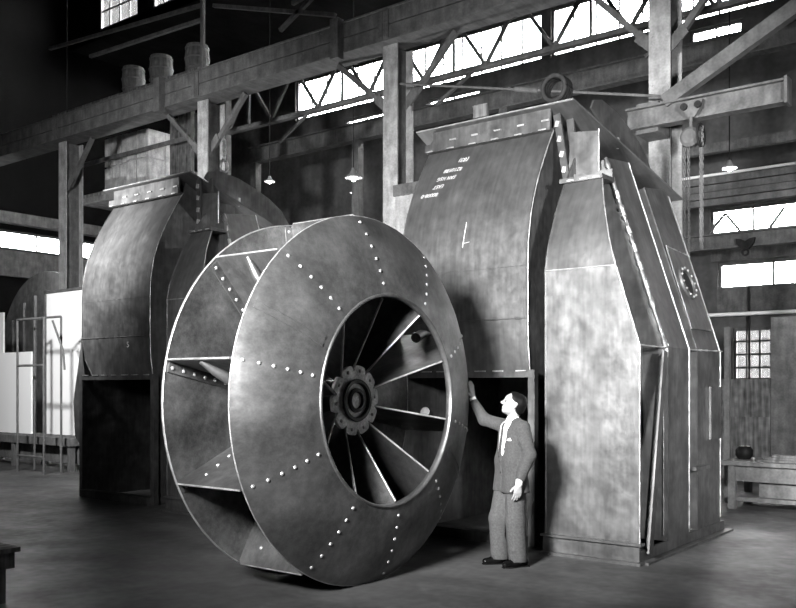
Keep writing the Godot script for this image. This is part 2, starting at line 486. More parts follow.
	g = Geo.new(h.position); g.lathe([Vector2(-.09, 0), Vector2(-.09, .1), Vector2(-.05, .14), Vector2(.05, .14), Vector2(.09, .1), Vector2(.09, 0)], W(-4.41, 5.37, 12.5), Vector3.BACK, 20, false, [1, 2, 3, 4, 5]); put("drum", g.mesh(), M.steel, h)
	g = Geo.new(h.position); g.lathe([Vector2(0, .13), Vector2(0, .17), Vector2(.025, .17), Vector2(.025, .13)], W(-4.27, 5.37, 12.47), Vector3.RIGHT, 20, true, [1, 2, 3, 4]); put("hand_wheel", g.mesh(), M.dark, h)
	for c in [[-4.5, 5.24, 2.6], [-4.44, 5.24, 2.6], [-4.27, 5.2, 3.8], [-4.25, 5.5, 3.8]]:
		g = Geo.new(h.position)
		var y: float = c[1]; var k := 0
		while y > c[2]:
			var ax := Vector3.RIGHT if k % 2 == 0 else Vector3.BACK
			g.bar(W(c[0], y, 12.5) - ax * .014, W(c[0], y - .06, 12.5) - ax * .014, .011, .011, Vector3.BACK)
			g.bar(W(c[0], y, 12.5) + ax * .014, W(c[0], y - .06, 12.5) + ax * .014, .011, .011, Vector3.BACK)
			g.box(W(c[0], y, 12.5), Vector3(.011, .011, .011) + ax.abs() * .03); g.box(W(c[0], y - .06, 12.5), Vector3(.011, .011, .011) + ax.abs() * .03)
			y -= .052; k += 1
		put("chain", g.mesh(), M.steel, h)
	# lattice truss in the side bay
	var t := thing("lattice_truss", "long lattice truss of thin steel angles in front of the high windows", "truss", W(-11, 8.5, 16))
	g = Geo.new(t.position); g.span(W(-18.2, 8.53, 15.92), W(-2.4, 8.58, 16.08)); put("bottom_chord", g.mesh(), M.steel, t)
	g = Geo.new(t.position); g.span(W(-18.2, 8.58, 15.98), W(-2.4, 8.66, 16.02)); put("bottom_chord", g.mesh(), M.steel, t)
	g = Geo.new(t.position); g.span(W(-18.2, 9.72, 15.92), W(-2.4, 9.80, 16.08)); put("top_chord", g.mesh(), M.steel, t)
	var x := -18.0
	var n := 0
	while x < -3.9:
		g = Geo.new(t.position); g.bar(W(x, 8.6, 16), W(x + .8, 9.76, 16), .07, .07); put("diagonal", g.mesh(), M.steel, t)
		g = Geo.new(t.position); g.bar(W(x + 1.6, 8.6, 16.05), W(x + .8, 9.76, 16.05), .07, .07); put("diagonal", g.mesh(), M.steel, t)
		if n % 2 == 0:
			g = Geo.new(t.position); g.bar(W(x + .8, 8.6, 16), W(x + .8, 9.76, 16), .05, .05); put("vertical", g.mesh(), M.steel, t)
		if n % 3 == 1:
			g = Geo.new(t.position); g.bar(W(x + .3, 8.0, 16), W(x + 1.3, 8.55, 16), .06, .06); put("stay", g.mesh(), M.steel, t)
		x += 1.6; n += 1
	for s in 2:      # the truss stands on two stout posts of the row behind
		g = Geo.new(t.position); var px: float = [-18.1, -2.5][s]
		g.span(W(px - .1, 0, 15.9), W(px + .1, 9.8, 16.1)); put("post", g.mesh(), M.steel, t)
	# second girder, farther in, on posts
	t = thing("inner_girder", "plain grey girder of the side bay, seen beyond the lattice truss", "girder", W(-12, 9.05, 20))
	g = Geo.new(t.position); g.span(W(-21.4, 9.08, 19.98), W(-2.5, 9.52, 20.02)); put("web_plate", g.mesh(), M.steel, t)
	g = Geo.new(t.position); g.span(W(-21.4, 9.52, 19.85), W(-2.5, 9.56, 20.15)); put("top_flange", g.mesh(), M.steel, t)
	g = Geo.new(t.position); g.span(W(-21.4, 9.04, 19.85), W(-2.5, 9.08, 20.15)); put("bottom_flange", g.mesh(), M.steel, t)
	for px in [-21.2, -16.9, -11.9, -2.7]:
		g = Geo.new(t.position); g.span(W(px - .12, 0, 19.88), W(px + .12, 9.04, 20.12)); put("post", g.mesh(), M.steel, t)
	# roof bracing above the girder
	for p in [[-15.68, 10.5, -12.0, 9.35, "long, gently falling steel strut above the runway girder"], [-13.56, 9.42, -12.4, 9.98, "short, steep steel strut crossing the long falling one above the girder"], [-16.06, 10.9, -16.06, 8.88, "upright steel strut standing on the runway girder beside the barrels"],
			[-20.5, 10.43, -16.1, 10.28, "lower of two level struts above the barrels"], [-22.4, 11.07, -16.1, 10.62, "upper of two level struts above the barrels"], [-13.2, 9.9, -9.5, 10.4, "gently rising steel strut above the runway girder"]]:
		g = Geo.new(W(p[0], p[1], 13.5)); g.bar(W(p[0], p[1], 13.5), W(p[2], p[3], 13.5), .08, .08, Vector3.BACK)
		single("roof_strut", p[4], "brace", g, M.steel, "bracing struts above the runway girder")
	# short beam and corrugated sheets beside the column
	g = Geo.new(W(-9.2, 5.4, 13.1)); g.span(W(-10.17, 5.38, 13.05), W(-8.0, 5.58, 13.17)); single("cross_beam", "short grey beam beside a column, above the corrugated sheets", "beam", g, M.steel)
	t = thing("corrugated_sheet", "pale corrugated sheets hung under the short beam beside a column", "sheet", W(-9.3, 3.4, 13.2))
	for k in 3:
		g = Geo.new(t.position)
		var pts := []
		for i in 9: pts.append([W(-10.15 + k * .5 + i * .06, 3.4, 13.10 + .03 * (i % 2)), W(-10.15 + k * .5 + i * .06, 5.38, 13.10 + .03 * (i % 2))])
		g.slab(pts, W(0, 0, .01)); put("sheet", g.mesh(), M.column, t)

# ------------------------------------------------------------------ the fan wheel
func build_wheel():
	var C := W(-5.358, 1.724, 6.495)
	var AX := Vector3.RIGHT
	var t := thing("fan_impeller", "huge riveted steel fan impeller with ten radial blades standing on the floor", "impeller", Vector3(C.x - .4, 0, C.z))
	var o := t.position
	var prof := [Vector2(0, 1.722), Vector2(.03, 1.684), Vector2(.062, 1.64), Vector2(.107, 1.56), Vector2(.15, 1.465), Vector2(.19, 1.37), Vector2(.228, 1.26), Vector2(.258, 1.16), Vector2(.28, 1.06), Vector2(.288, .984)]
	var inner := []
	for p in prof: inner.append(p + Vector2(-.022, -.006))
	inner.reverse()
	var gs := []
	for i in 9: gs.append(0)
	gs.append(1)
	for i in 9: gs.append(2)
	gs.append(3)
	var g := Geo.new(o)
	g.lathe(prof + inner, C, AX, 120, true, gs)
	var shroud := put("shroud", g.mesh(), M.shroud, t)
	g = Geo.new(o)
	g.lathe([Vector2(.285, .99), Vector2(.300, .985), Vector2(.304, .972), Vector2(.296, .96), Vector2(.27, .957), Vector2(.235, .957), Vector2(.235, .964), Vector2(.262, .970)], C, AX, 96, true)
	put("inlet_ring", g.mesh(), M.shroud, t)
	g = Geo.new(o)
	g.lathe([Vector2(-.004, 1.718), Vector2(.002, 1.724), Vector2(-.010, 1.728), Vector2(-.020, 1.722)], C, AX, 120, true)
	put("rim_edge", g.mesh(), M.edge, t)
	g = Geo.new(o)
	g.lathe([Vector2(-.83, .95), Vector2(-.83, 1.722), Vector2(-.85, 1.722), Vector2(-.85, .95)], C, AX, 120, true, [1, 2, 3, 4])
	var disc := put("back_plate", g.mesh(), M.shroud, t)
	g = Geo.new(o)
	g.lathe([Vector2(-.828, 1.718), Vector2(-.824, 1.726), Vector2(-.85, 1.728), Vector2(-.854, 1.722)], C, AX, 120, true)
	put("rim_edge", g.mesh(), M.edge, t)
	# blades: one plate each in the plane through the axis
	var rv := rivet_mesh(.018, .013)
	for k in 10:
		var a := deg_to_rad(24.0 + 36.0 * k)
		var d := Vector3(0, sin(a), -cos(a)); var nrm := AX.cross(d)
		var poly := PackedVector2Array()
		for q in [Vector2(.27, -.19), Vector2(.60, .02), Vector2(.945, .24), Vector2(1.05, .262), Vector2(1.16, .238), Vector2(1.26, .208), Vector2(1.37, .17), Vector2(1.465, .13), Vector2(1.56, .086), Vector2(1.64, .042), Vector2(1.70, -.01), Vector2(1.735, -.03), Vector2(1.735, -.80), Vector2(1.70, -.83), Vector2(.96, -.83), Vector2(.60, -.52), Vector2(.27, -.27)]: poly.append(q)
		g = Geo.new(o)
		g.prism(poly, C + nrm * -.011, d, AX, nrm * .022)
		var bl := put("blade", g.mesh(), M.shroud, t)
		g = Geo.new(o)      # bright rolled edges
		g.tube([C + d * .27 + AX * -.18, C + d * .945 + AX * .25], .010, 6)
		put("leading_edge", g.mesh(), M.edge, bl)
		g = Geo.new(o)
		g.tube([C + d * 1.735 - AX * .03, C + d * 1.735 - AX * .8], .010, 6)
		put("tip_edge", g.mesh(), M.edge, bl)
		# angle iron foot on the back plate
		g = Geo.new(o)
		g.bar(C + d * 1.0 + AX * -.82 + nrm * .05, C + d * 1.70 + AX * -.82 + nrm * .05, .10, .016, AX)
		put("foot_angle", g.mesh(), M.shroud, bl)
		for q in 6:
			put("rivet", rv, M.rivet, disc, C + d * (1.06 + q * .12) + AX * -.812 + nrm * .06 - o, Basis(Quaternion(Vector3.UP, AX)))
		for q in 6:      # rivets through the shroud
			var i := q + 1
			var rr: float = lerpf(1.66, 1.08, q / 5.0)
			for s in prof.size() - 1:
				if rr <= prof[s].y and rr >= prof[s + 1].y:
					var f: float = (prof[s].y - rr) / (prof[s].y - prof[s + 1].y)
					var p: Vector2 = prof[s].lerp(prof[s + 1], f); var tg: Vector2 = (prof[s + 1] - prof[s]).normalized()
					var sn := AX * (-tg.y) + d * tg.x
					put("rivet", rv, M.rivet, shroud, C + d * p.y + AX * p.x - o, Basis(Quaternion(Vector3.UP, sn.normalized())))
					break
		g = Geo.new(o)      # tapered horn stiffener on the trailing side
		g.tube([C + d * 1.71 + AX * -.40 + nrm * .02, C + d * 1.58 + AX * -.36 + nrm * .07, C + d * 1.45 + AX * -.32 + nrm * .11, C + d * 1.30 + AX * -.28 + nrm * .13], [.018, .04, .052, .055], 12)
		put("stiffener", g.mesh(), M.shroud, bl)
		for q in 3:      # rivets on the blade, through the airfoil stiffener
			put("rivet", rv, M.rivet, bl, C + d * (1.22 + q * .17) + AX * (-.68 + q * .03) - nrm * .011 - o, Basis(Quaternion(Vector3.UP, -nrm)))
	# butt straps of the shroud segments, between the blades
	for ang in [151.0, -29.0]:
		for s in [-1.0, 1.0]:
			g = Geo.new(o)
			var rows := []
			for i in range(1, 9):
				var a: float = deg_to_rad(ang) + s * .028 / prof[i].y * 1.2
				var w: float = .017 / prof[i].y
				var r2 := []
				for e in [-1.0, 1.0]:
					var d2 := Vector3(0, sin(a + e * w), -cos(a + e * w)); r2.append(C + d2 * prof[i].y + AX * (prof[i].x - .003))
				rows.append(r2)
			g.slab(rows, AX * .010)
			put("butt_strap", g.mesh(), M.shroud, shroud)
	# hub
	var hub := Node3D.new(); hub.name = "hub"; t.add_child(hub)
	g = Geo.new(o)
	var sc := PackedVector2Array()
	for i in 120:
		var a := TAU * i / 120.0
		var ph := fposmod(rad_to_deg(a) - 24.0, 36.0) / 36.0
		sc.append(Vector2(cos(a), sin(a)) * (.335 - .06 * exp(-pow(minf(ph, 1.0 - ph) / .10, 2.0))))
	g.prism(sc, C + AX * -.15, W(0, 0, 1), Vector3.UP, AX * -.035)
	put("scalloped_flange", g.mesh(), M.hub_flange, hub)
	for k in 10:
		var a := deg_to_rad(42.0 + 36.0 * k)
		put("bolt", rv, M.rivet, hub, C + Vector3(0, sin(a), -cos(a)) * .285 + AX * -.149 - o, Basis(Quaternion(Vector3.UP, AX)))
	g = Geo.new(o)
	g.lathe([Vector2(-.6, .19), Vector2(-.17, .19), Vector2(-.13, .205), Vector2(-.12, .20), Vector2(-.12, .17), Vector2(-.16, .155), Vector2(-.16, .12), Vector2(-.13, .115), Vector2(-.125, .085), Vector2(-.15, .075), Vector2(-.6, .075)], C, AX, 48, true, [1, 2, 3, 4, 5, 6, 7, 8, 9, 10, 11])
	put("hub_sleeve", g.mesh(), M.hub, hub)
	g = Geo.new(o)
	g.lathe([Vector2(-.5, .07), Vector2(-.20, .07), Vector2(-.20, 0)], C, AX, 24, false, [1, 2])
	put("bore_plug", g.mesh(), M.dark, hub)
	g = Geo.new(o)
	g.lathe([Vector2(-.46, .24), Vector2(-.40, .24), Vector2(-.40, .34), Vector2(-.46, .34)], C, AX, 48, true, [1, 2, 3, 4])
	put("rear_flange", g.mesh(), M.hub, hub)

# ------------------------------------------------------------------ the two fan casings
func weld(path: Array, r: float, seed_: int, lumpy := 0.0) -> Array:    # [points, radii] of an uneven bead
	var rng := RandomNumberGenerator.new(); rng.seed = seed_
	var pts := []; var rad := []
	for i in path.size() - 1:
		var n := int(ceil((path[i + 1] - path[i]).length() / .05))
		for k in n:
			pts.append(path[i].lerp(path[i + 1], float(k) / n)); rad.append(r * (1.0 + lumpy * rng.randf_range(-.6, 1.2)))
	pts.append(path[-1]); rad.append(r)
	return [pts, rad]

func bead(t: Node3D, path: Array, r: float, m: Material, seed_ := 1, lumpy := 0.0, called := "weld_bead"):
	var g := Geo.new(t.position)
	var w := weld(path, r * .8, seed_, lumpy)
	g.tube(w[0], w[1], 6)
	put(called, g.mesh(), m, t)

func build_housings():
	var t := thing("fan_casing", "dark steel fan casing with sloping side panels, oval manhole and chalk writing", "fan casing", W(-5.1, 0, 9.9))
	var o := t.position
	var g: Geo
	var xl := -6.95; var xr := -5.11
	# scroll: profile (V, y) swept along x
	var prof := [[9.15, 2.03], [9.115, 2.3], [9.10, 2.65], [9.10, 2.95], [9.10, 3.26], [9.115, 3.55], [9.17, 3.85], [9.245, 4.08], [9.345, 4.31], [9.47, 4.54], [9.60, 4.76], [9.74, 4.97]]
	for pc in [[0, 2], [2, 4], [4, 11]]:
		g = Geo.new(o)
		var rows := []
		for i in range(pc[0], pc[1] + 1):
			var row := []
			for k in 7: row.append(W(lerpf(xl + (.22 if i == 0 else (.07 if i == 1 else 0.0)), xr, k / 6.0), prof[i][1], prof[i][0]))
			rows.append(row)
		g.slab(rows, W(0, -.004, .016)); put("scroll_panel", g.mesh(), M.sheet, t)
	bead(t, [W(xl, 2.65, 9.10), W(xr, 2.65, 9.10)], .012, M.sheet, 3, .4)
	bead(t, [W(xl, 3.26, 9.10), W(xr, 3.26, 9.10)], .004, M.sheet, 4)
	var edge := []
	for p in prof: edge.append(W(xr, p[1], p[0] - .002))
	bead(t, edge, .010, M.edge, 5, .3, "edge_weld")
	edge = []
	for i in prof.size(): edge.append(W(xl + [.22, .07, 0, 0, 0, 0, 0, 0, 0, 0, 0, 0][i], prof[i][1], prof[i][0] - .002))
	bead(t, edge, .008, M.sheet, 6, .3, "edge_weld")
	for x in [xl - .02, xr - .02]:
		var poly := PackedVector2Array([Vector2(11.5, 0.0), Vector2(9.2, 0.0)])
		for p in prof: poly.append(Vector2(p[0], p[1]))
		poly.append(Vector2(9.8, 5.17)); poly.append(Vector2(11.5, 4.36))
		g = Geo.new(o); g.prism(poly, Vector3(x, 0, 0), Vector3(0, 0, -1), Vector3.UP, Vector3(.02, 0, 0)); put("side_plate", g.mesh(), M.sheet, t)
	g = Geo.new(o); g.span(W(xl, 0, 11.48), W(xr, 4.36, 11.5)); put("rear_plate", g.mesh(), M.sheet, t)
	# opening frame
	for j in [[xr, xr + .085, 0.0, 2.05], [xl - .085, xl, 0.0, 2.05]]:
		g = Geo.new(o); g.span(W(j[0], j[2], 9.10), W(j[1], j[3], 9.19)); put("door_jamb", g.mesh(), M.sheet, t)
	g = Geo.new(o); g.span(W(xl, 1.96, 9.10), W(xr, 2.03, 9.19)); put("door_header", g.mesh(), M.sheet, t)
	g = Geo.new(o); g.span(W(xl, 0, 9.06), W(xr, .12, 9.22)); put("door_sill", g.mesh(), M.sheet, t)
	var rng := RandomNumberGenerator.new(); rng.seed = 5
	for k in 7:
		g = Geo.new(o); var x: float = lerpf(xl + .1, xr - .1, k / 6.0)
		g.span(W(x - rng.randf_range(.05, .1), 2.03, 9.085), W(x + rng.randf_range(.03, .1), 2.045, 9.10)); put("weld_bead", g.mesh(), M.edge, t)
	# side gusset on the far flank
	g = Geo.new(o); g.prism(PackedVector2Array([Vector2(xl - .02, 3.4), Vector2(xl - .16, 3.0), Vector2(xl - .5, 1.6), Vector2(xl - .45, 1.0), Vector2(xl - .2, .75), Vector2(xl - .09, .75), Vector2(xl - .02, 2.05)]), W(0, 0, 9.25), Vector3.RIGHT, Vector3.UP, W(0, 0, .03)); put("side_gusset", g.mesh(), M.sheet, t)
	# collar and bolted angle under the split flange
	g = Geo.new(o); g.span(W(xl + .10, 4.97, 9.65), W(xr, 5.215, 9.68)); put("collar_plate", g.mesh(), M.sheet, t)
	g = Geo.new(o); g.span(W(xl - .02, 4.955, 9.63), W(xr, 4.985, 9.79)); put("collar_angle", g.mesh(), M.sheet, t)
	g = Geo.new(o); g.span(W(xl - .02, 4.985, 9.635), W(xr, 5.06, 9.65)); put("collar_angle", g.mesh(), M.sheet, t)
	for k in 6:
		g = Geo.new(o); var x: float = lerpf(xl + .06, xr - .1, k / 5.0)
		g.span(W(x - .05, 4.955, 9.615), W(x + .05, 4.972, 9.63)); put("clip", g.mesh(), M.edge, t)
		if k > 0:
			g = Geo.new(o); g.span(W(x - .01, 5.06, 9.62), W(x + .09, 5.08, 9.65)); put("clip", g.mesh(), M.edge, t)
	# split flange: a plate falling to the rear, its lit front edge put in as a paler bead
	g = Geo.new(o)
	var fl := [W(-7.08, 5.235, 9.6), W(-4.78, 5.235, 9.6), W(-4.2, 4.31, 11.6), W(-7.08, 4.31, 11.6)]
	var fp := []
	for p in fl: fp.append(p)
	for p in fl: fp.append(p + W(0, .025, 0))
	g.hexa(fp); put("split_flange", g.mesh(), M.sheet, t)
	bead(t, [W(-7.08, 5.25, 9.595), W(-4.78, 5.25, 9.595)], .011, M.edge, 7, 0, "flange_edge")
	bead(t, [W(-4.78, 5.245, 9.6), W(-4.2, 4.325, 11.6)], .007, M.sheet, 8, 0, "flange_edge")
	# curved cheek plate standing above the flange
	g = Geo.new(o)
	var arc := PackedVector2Array()
	for p in [[9.78, 5.16], [9.85, 5.27], [10.07, 5.33], [10.5, 5.28], [10.83, 5.19], [11.2, 5.06], [11.49, 4.90], [11.66, 4.7], [11.66, 4.33]]: arc.append(Vector2(p[0], p[1]))
	g.prism(arc, Vector3(-4.66, 0, 0), Vector3(0, 0, -1), Vector3.UP, Vector3(.025, 0, 0)); put("cheek_plate", g.mesh(), M.sheet, t)
	g = Geo.new(o); g.bar(W(-4.62, 4.82, 10.5), W(-4.62, 4.96, 10.5), .03, .03); put("lug", g.mesh(), M.edge, t)

	# inlet box at the near flank
	var first_box_part := t.get_child_count()
	g = Geo.new(o); g.prism(PackedVector2Array([Vector2(-4.75, .22), Vector2(-3.66, .22), Vector2(-3.66, 2.29), Vector2(-3.925, 3.14), Vector2(-4.75, 3.14)]), W(0, 0, 8.86), Vector3.RIGHT, Vector3.UP, W(0, 0, .02)); put("front_panel", g.mesh(), M.sheet, t)
	var tp := [[3.14, 8.86], [3.3, 8.89], [3.44, 8.93], [3.6, 9.0], [3.82, 9.10], [3.98, 9.19], [4.2, 9.33]]
	g = Geo.new(o)
	var rows := []
	var ea := []; var eb := []
	for p in tp:
		var xa: float = -3.925 - .345 * (p[0] - 3.14)
		var row := []
		for k in 5: row.append(W(lerpf(-4.75, xa, k / 4.0), p[0], p[1]))
		rows.append(row); ea.append(row[4]); eb.append(row[0])
	g.slab(rows, W(0, -.004, .016)); put("front_panel", g.mesh(), M.sheet, t)
	bead(t, [W(-4.75, 3.14, 8.858), W(-3.925, 3.14, 8.858)], .008, M.edge, 9, .3)
	bead(t, [W(-3.66, .2, 8.86), W(-3.66, 2.29, 8.86), W(-3.925, 3.14, 8.86)] + ea, .009, M.edge, 10, .4, "edge_weld")
	bead(t, [W(-4.75, .2, 8.86), W(-4.75, 3.14, 8.86)] + eb, .009, M.sheet, 11, .4, "edge_weld")
	var lp := PackedVector2Array([Vector2(9.6, 0.1), Vector2(8.87, .1)])
	lp.append(Vector2(8.87, 3.14))
	for p in tp: lp.append(Vector2(p[1] + .01, p[0]))
	lp.append(Vector2(9.75, 4.75)); lp.append(Vector2(10.2, 4.75)); lp.append(Vector2(10.2, .1))
	g = Geo.new(o); g.prism(lp, Vector3(-4.77, 0, 0), Vector3(0, 0, -1), Vector3.UP, Vector3(.02, 0, 0)); put("side_plate", g.mesh(), M.sheet, t)
	# sloping and upright flank panels, X = -3.65 below y 2.29, leaning in above
	var XS := func(y, d): return (-3.66 if y < 2.29 else -3.66 - .325 * (y - 2.29)) + d
	var flank := func(called, m, v0, v1, y0, y1a, y1b, d, th):     # upright piece + leaning piece
		if y0 < 2.29:
			var q := Geo.new(o); q.span(W(XS.call(y0, d), y0, v0), W(XS.call(y0, d) - th, 2.29, v1)); put(called, q.mesh(), m, t)
		var q2 := Geo.new(o)
		var yb: float = maxf(y0, 2.29)
		var A := [W(XS.call(yb, d), yb, v0), W(XS.call(yb, d), yb, v1), W(XS.call(y1b, d), y1b, v1), W(XS.call(y1a, d), y1a, v0)]
		var B := []
		for p in A: B.append(p + Vector3(-th, -th * .3, 0))
		q2.hexa(A + B); put(called, q2.mesh(), m, t)
	flank.call("flank_panel", M.sheet, 8.88, 9.70, .14, 3.14, 3.14, -.30, .02)
	# the leaning part of the front recess panel follows the curved front edge
	g = Geo.new(o)
	rows = []
	for i in tp.size():
		rows.append([ea[i] + W(-.28, 0, .03), W(XS.call(tp[i][0], -.30), tp[i][0], 9.70)])
	g.slab(rows, Vector3(-.02, -.006, 0)); put("flank_panel", g.mesh(), M.sheet, t)
	flank.call("flank_strip", M.sheet, 9.66, 10.31, .14, 4.50, 4.58, 0.0, .33)
	flank.call("flank_panel", M.sheet, 10.31, 10.68, .14, 4.5, 4.4, -.12, .02)
	flank.call("flank_panel", M.sheet, 10.66, 11.5, .14, 4.33, 4.45, -.02, .14)
	for v in [[10.32, 4.58, .0], [11.5, 4.45, -.02]]:
		bead(t, [W(XS.call(.2, v[2]), .2, v[0]), W(XS.call(2.29, v[2]), 2.29, v[0]), W(XS.call(v[1], v[2]), v[1], v[0])], .011, M.edge, 12 + int(v[0]), .3, "edge_weld")
	bead(t, [W(XS.call(2.29, -.02), 2.29, 9.65), W(XS.call(4.5, -.02), 4.5, 9.65)], .028, M.sheet, 33, .9)
	bead(t, [W(XS.call(.2, -.05), .2, 9.65), W(XS.call(2.2, -.05), 2.2, 9.65)], .010, M.sheet, 34, .6)
	bead(t, [W(-3.66, 2.29, 8.87), W(-3.71, 2.29, 9.65)], .009, M.edge, 35, .3)
	bead(t, [W(-3.70, 2.29, 10.36), W(-3.68, 2.29, 10.68), W(-3.66, 2.30, 11.5)], .012, M.edge, 36, .6)
	# clips along the weld of the strip
	for k in 7:
		var y := 3.0 + k * .21
		g = Geo.new(o); g.box(W(XS.call(y, .0), y, 9.62), Vector3(.03, .09, .04), Basis(Vector3.BACK, .3)); put("clip", g.mesh(), M.edge, t)
	# rear wall of the inlet box
	g = Geo.new(o); g.prism(PackedVector2Array([Vector2(-5.1, 0.1), Vector2(-3.68, .1), Vector2(-3.68, 2.29), Vector2(-4.36, 4.4), Vector2(-5.1, 4.4)]), W(0, 0, 11.48), Vector3.RIGHT, Vector3.UP, W(0, 0, .02)); put("rear_plate", g.mesh(), M.sheet, t)
	# neck under the flange, its angle ring, and the bolted angle down the scroll
	g = Geo.new(o); g.prism(PackedVector2Array([Vector2(-4.85, 4.3), Vector2(-4.46, 4.3), Vector2(-4.46, 4.82), Vector2(-4.82, 4.86)]), W(0, 0, 9.6), Vector3.RIGHT, Vector3.UP, W(0, 0, .02)); put("neck_panel", g.mesh(), M.sheet, t)
	bead(t, [W(-4.46, 4.28, 9.6), W(-4.46, 4.84, 9.6)], .014, M.edge, 37, .2, "edge_weld")
	g = Geo.new(o); g.span(W(-4.80, 4.19, 9.28), W(-4.27, 4.24, 9.6)); put("neck_ring", g.mesh(), M.sheet, t)
	g = Geo.new(o); g.span(W(-4.80, 4.24, 9.55), W(-4.27, 4.34, 9.6)); put("neck_ring", g.mesh(), M.sheet, t)
	for k in 3:
		g = Geo.new(o); g.span(W(-4.70 + k * .16, 4.2, 9.265), W(-4.62 + k * .16, 4.215, 9.285)); put("clip", g.mesh(), M.edge, t)
	g = Geo.new(o); g.bar(W(-5.06, 5.14, 9.72), W(-4.84, 4.28, 9.55), .09, .03, Vector3.BACK); put("flange_angle", g.mesh(), M.sheet, t)
	g = Geo.new(o); g.bar(W(-4.98, 5.16, 9.9), W(-4.78, 4.28, 9.7), .09, .03, Vector3.BACK); put("flange_angle", g.mesh(), M.sheet, t)
	for k in 4:
		var c := W(-5.06, 5.14, 9.72).lerp(W(-4.84, 4.28, 9.55), .15 + k * .23)
		g = Geo.new(o); g.box(c + W(0, 0, -.03), Vector3(.05, .07, .02), Basis(Vector3.BACK, -.25)); put("clip", g.mesh(), M.edge, t)
	# manhole
	var my := 3.14; var mv := 11.0
	var up := Vector3(-.325, 1, 0).normalized(); var nm := Vector3(1, .325, 0).normalized()
	var mc: Vector3 = W(XS.call(my, .0), my, mv)
	g = Geo.new(o); g.prism(PackedVector2Array([Vector2(-.36, -.62), Vector2(.36, -.62), Vector2(.36, .42), Vector2(-.30, .46)]), mc - nm * .012, Vector3(0, 0, -1), up, nm * .02); var mp := put("manhole_plate", g.mesh(), M.sheet, t)
	g = Geo.new(o); g.lathe([Vector2(.0, .16), Vector2(.035, .16), Vector2(.035, .225), Vector2(.0, .225)], mc, nm, 32, true, [1, 2, 3, 4]); put("manhole_ring", g.mesh(), M.sheet, mp)
	g = Geo.new(o); g.lathe([Vector2(-.012, .158), Vector2(.011, .158), Vector2(.011, 0)], mc, nm, 32, false, [1, 2]); put("manhole_dark", g.mesh(), M.dark, mp)  # dark disc stands in for the shade inside the open manhole
	var rv := rivet_mesh(.016, .02)
	for k in 12:
		var a := TAU * k / 12.0
		put("bolt", rv, M.edge, mp, mc + nm * .035 + (up * sin(a) + Vector3(0, 0, -1) * cos(a)) * .192 - o, Basis(Quaternion(Vector3.UP, nm)))
	bead(t, [mc + Vector3(0, 0, .30) + up * .46, mc + Vector3(0, 0, -.36) + up * .42], .012, M.edge, 40, .6)
	bead(t, [mc + Vector3(0, 0, .30) + up * .46, mc + Vector3(0, 0, .36) - up * .6], .012, M.sheet, 41, .6)
	# slanting brace on the flank, shelf lug and plate
	g = Geo.new(o); g.bar(W(-3.64, 2.24, 9.52), W(-3.60, .10, 8.99), .11, .02, Vector3.RIGHT); 
	var br := put("flank_brace", g.mesh(), M.sheet, t)
	g = Geo.new(o); g.bar(W(-3.69, 2.2, 9.565), W(-3.65, .10, 9.045), .012, .09, Vector3.RIGHT); put("brace_web", g.mesh(), M.sheet, br)
	g = Geo.new(o); g.span(W(-3.68, .86, 10.45), W(-3.62, .90, 10.95)); put("shelf_lug", g.mesh(), M.sheet, t)
	g = Geo.new(o); g.span(W(-3.675, 1.2, 11.05), W(-3.645, 1.85, 11.42)); put("cover_plate", g.mesh(), M.sheet, t)
	# plinth
	g = Geo.new(o); g.span(W(-4.78, .03, 8.85), W(-3.66, .20, 8.87)); put("plinth_channel", g.mesh(), M.sheet, t)
	g = Geo.new(o); g.span(W(-4.79, .20, 8.80), W(-3.62, .225, 8.90)); put("plinth_flange", g.mesh(), M.sheet, t)
	g = Geo.new(o); g.span(W(-4.79, 0, 8.78), W(-3.62, .03, 8.90)); put("plinth_flange", g.mesh(), M.sheet, t)
	g = Geo.new(o); g.span(W(-3.70, .03, 8.87), W(-3.66, .14, 11.6)); put("plinth_channel", g.mesh(), M.sheet, t)
	g = Geo.new(o); g.span(W(-3.70, 0, 8.90), W(-3.58, .025, 11.72)); put("plinth_flange", g.mesh(), M.sheet, t)
	# the second casing is its twin, farther along the hall, its inlet box spaced wider
	var last_box_part := t.get_child_count()
	var u := t.duplicate()
	u.name = numbered("fan_casing"); add_child(u); u.position = t.position + Vector3(-6.42, 0, .45)
	tag(u, "shadowed steel fan casing between the fan impeller and the white boards", "fan casing")
	for k in range(first_box_part, last_box_part): u.get_child(k).position.x += .36
	# chalk writing, upside down on the near casing
	var f := SystemFont.new(); f.font_names = PackedStringArray(["Droid Sans"])
	var lines := [["(83)", -6.33, 4.77, .10], ["8210188", -6.44, 4.64, .085], ["FAN HSG", -6.5, 4.53, .085], ["EAST", -6.58, 4.42, .085], ["80008-0", -6.68, 4.31, .085]]
	for l in lines:
		var tm := TextMesh.new()
		tm.text = l[0]; tm.font = f; tm.font_size = 32; tm.pixel_size = l[3] * .85 / 32.0; tm.depth = .004
		var v := 0.0; var sl := Vector2.ZERO
		for i in prof.size() - 1:
			if l[2] >= prof[i][1] and l[2] <= prof[i + 1][1]:
				v = lerpf(prof[i][0], prof[i + 1][0], (l[2] - prof[i][1]) / (prof[i + 1][1] - prof[i][1])); sl = Vector2(prof[i + 1][0] - prof[i][0], prof[i + 1][1] - prof[i][1]).normalized()
		var upv := W(0, sl.y, sl.x)
		var slant := Vector3(.25, 0, 0)
		put("chalk_writing", tm, M.chalk, t, W(l[1], l[2], v - .006) - o, Basis(-Vector3.RIGHT, -upv - slant, Vector3.RIGHT.cross(upv)))
	g = Geo.new(o); g.bar(W(-6.02, 3.55, 9.105), W(-6.0, 3.86, 9.165), .012, .006); g.bar(W(-6.0, 3.60, 9.11), W(-5.92, 3.61, 9.11), .01, .006); put("chalk_mark", g.mesh(), M.chalk, t)
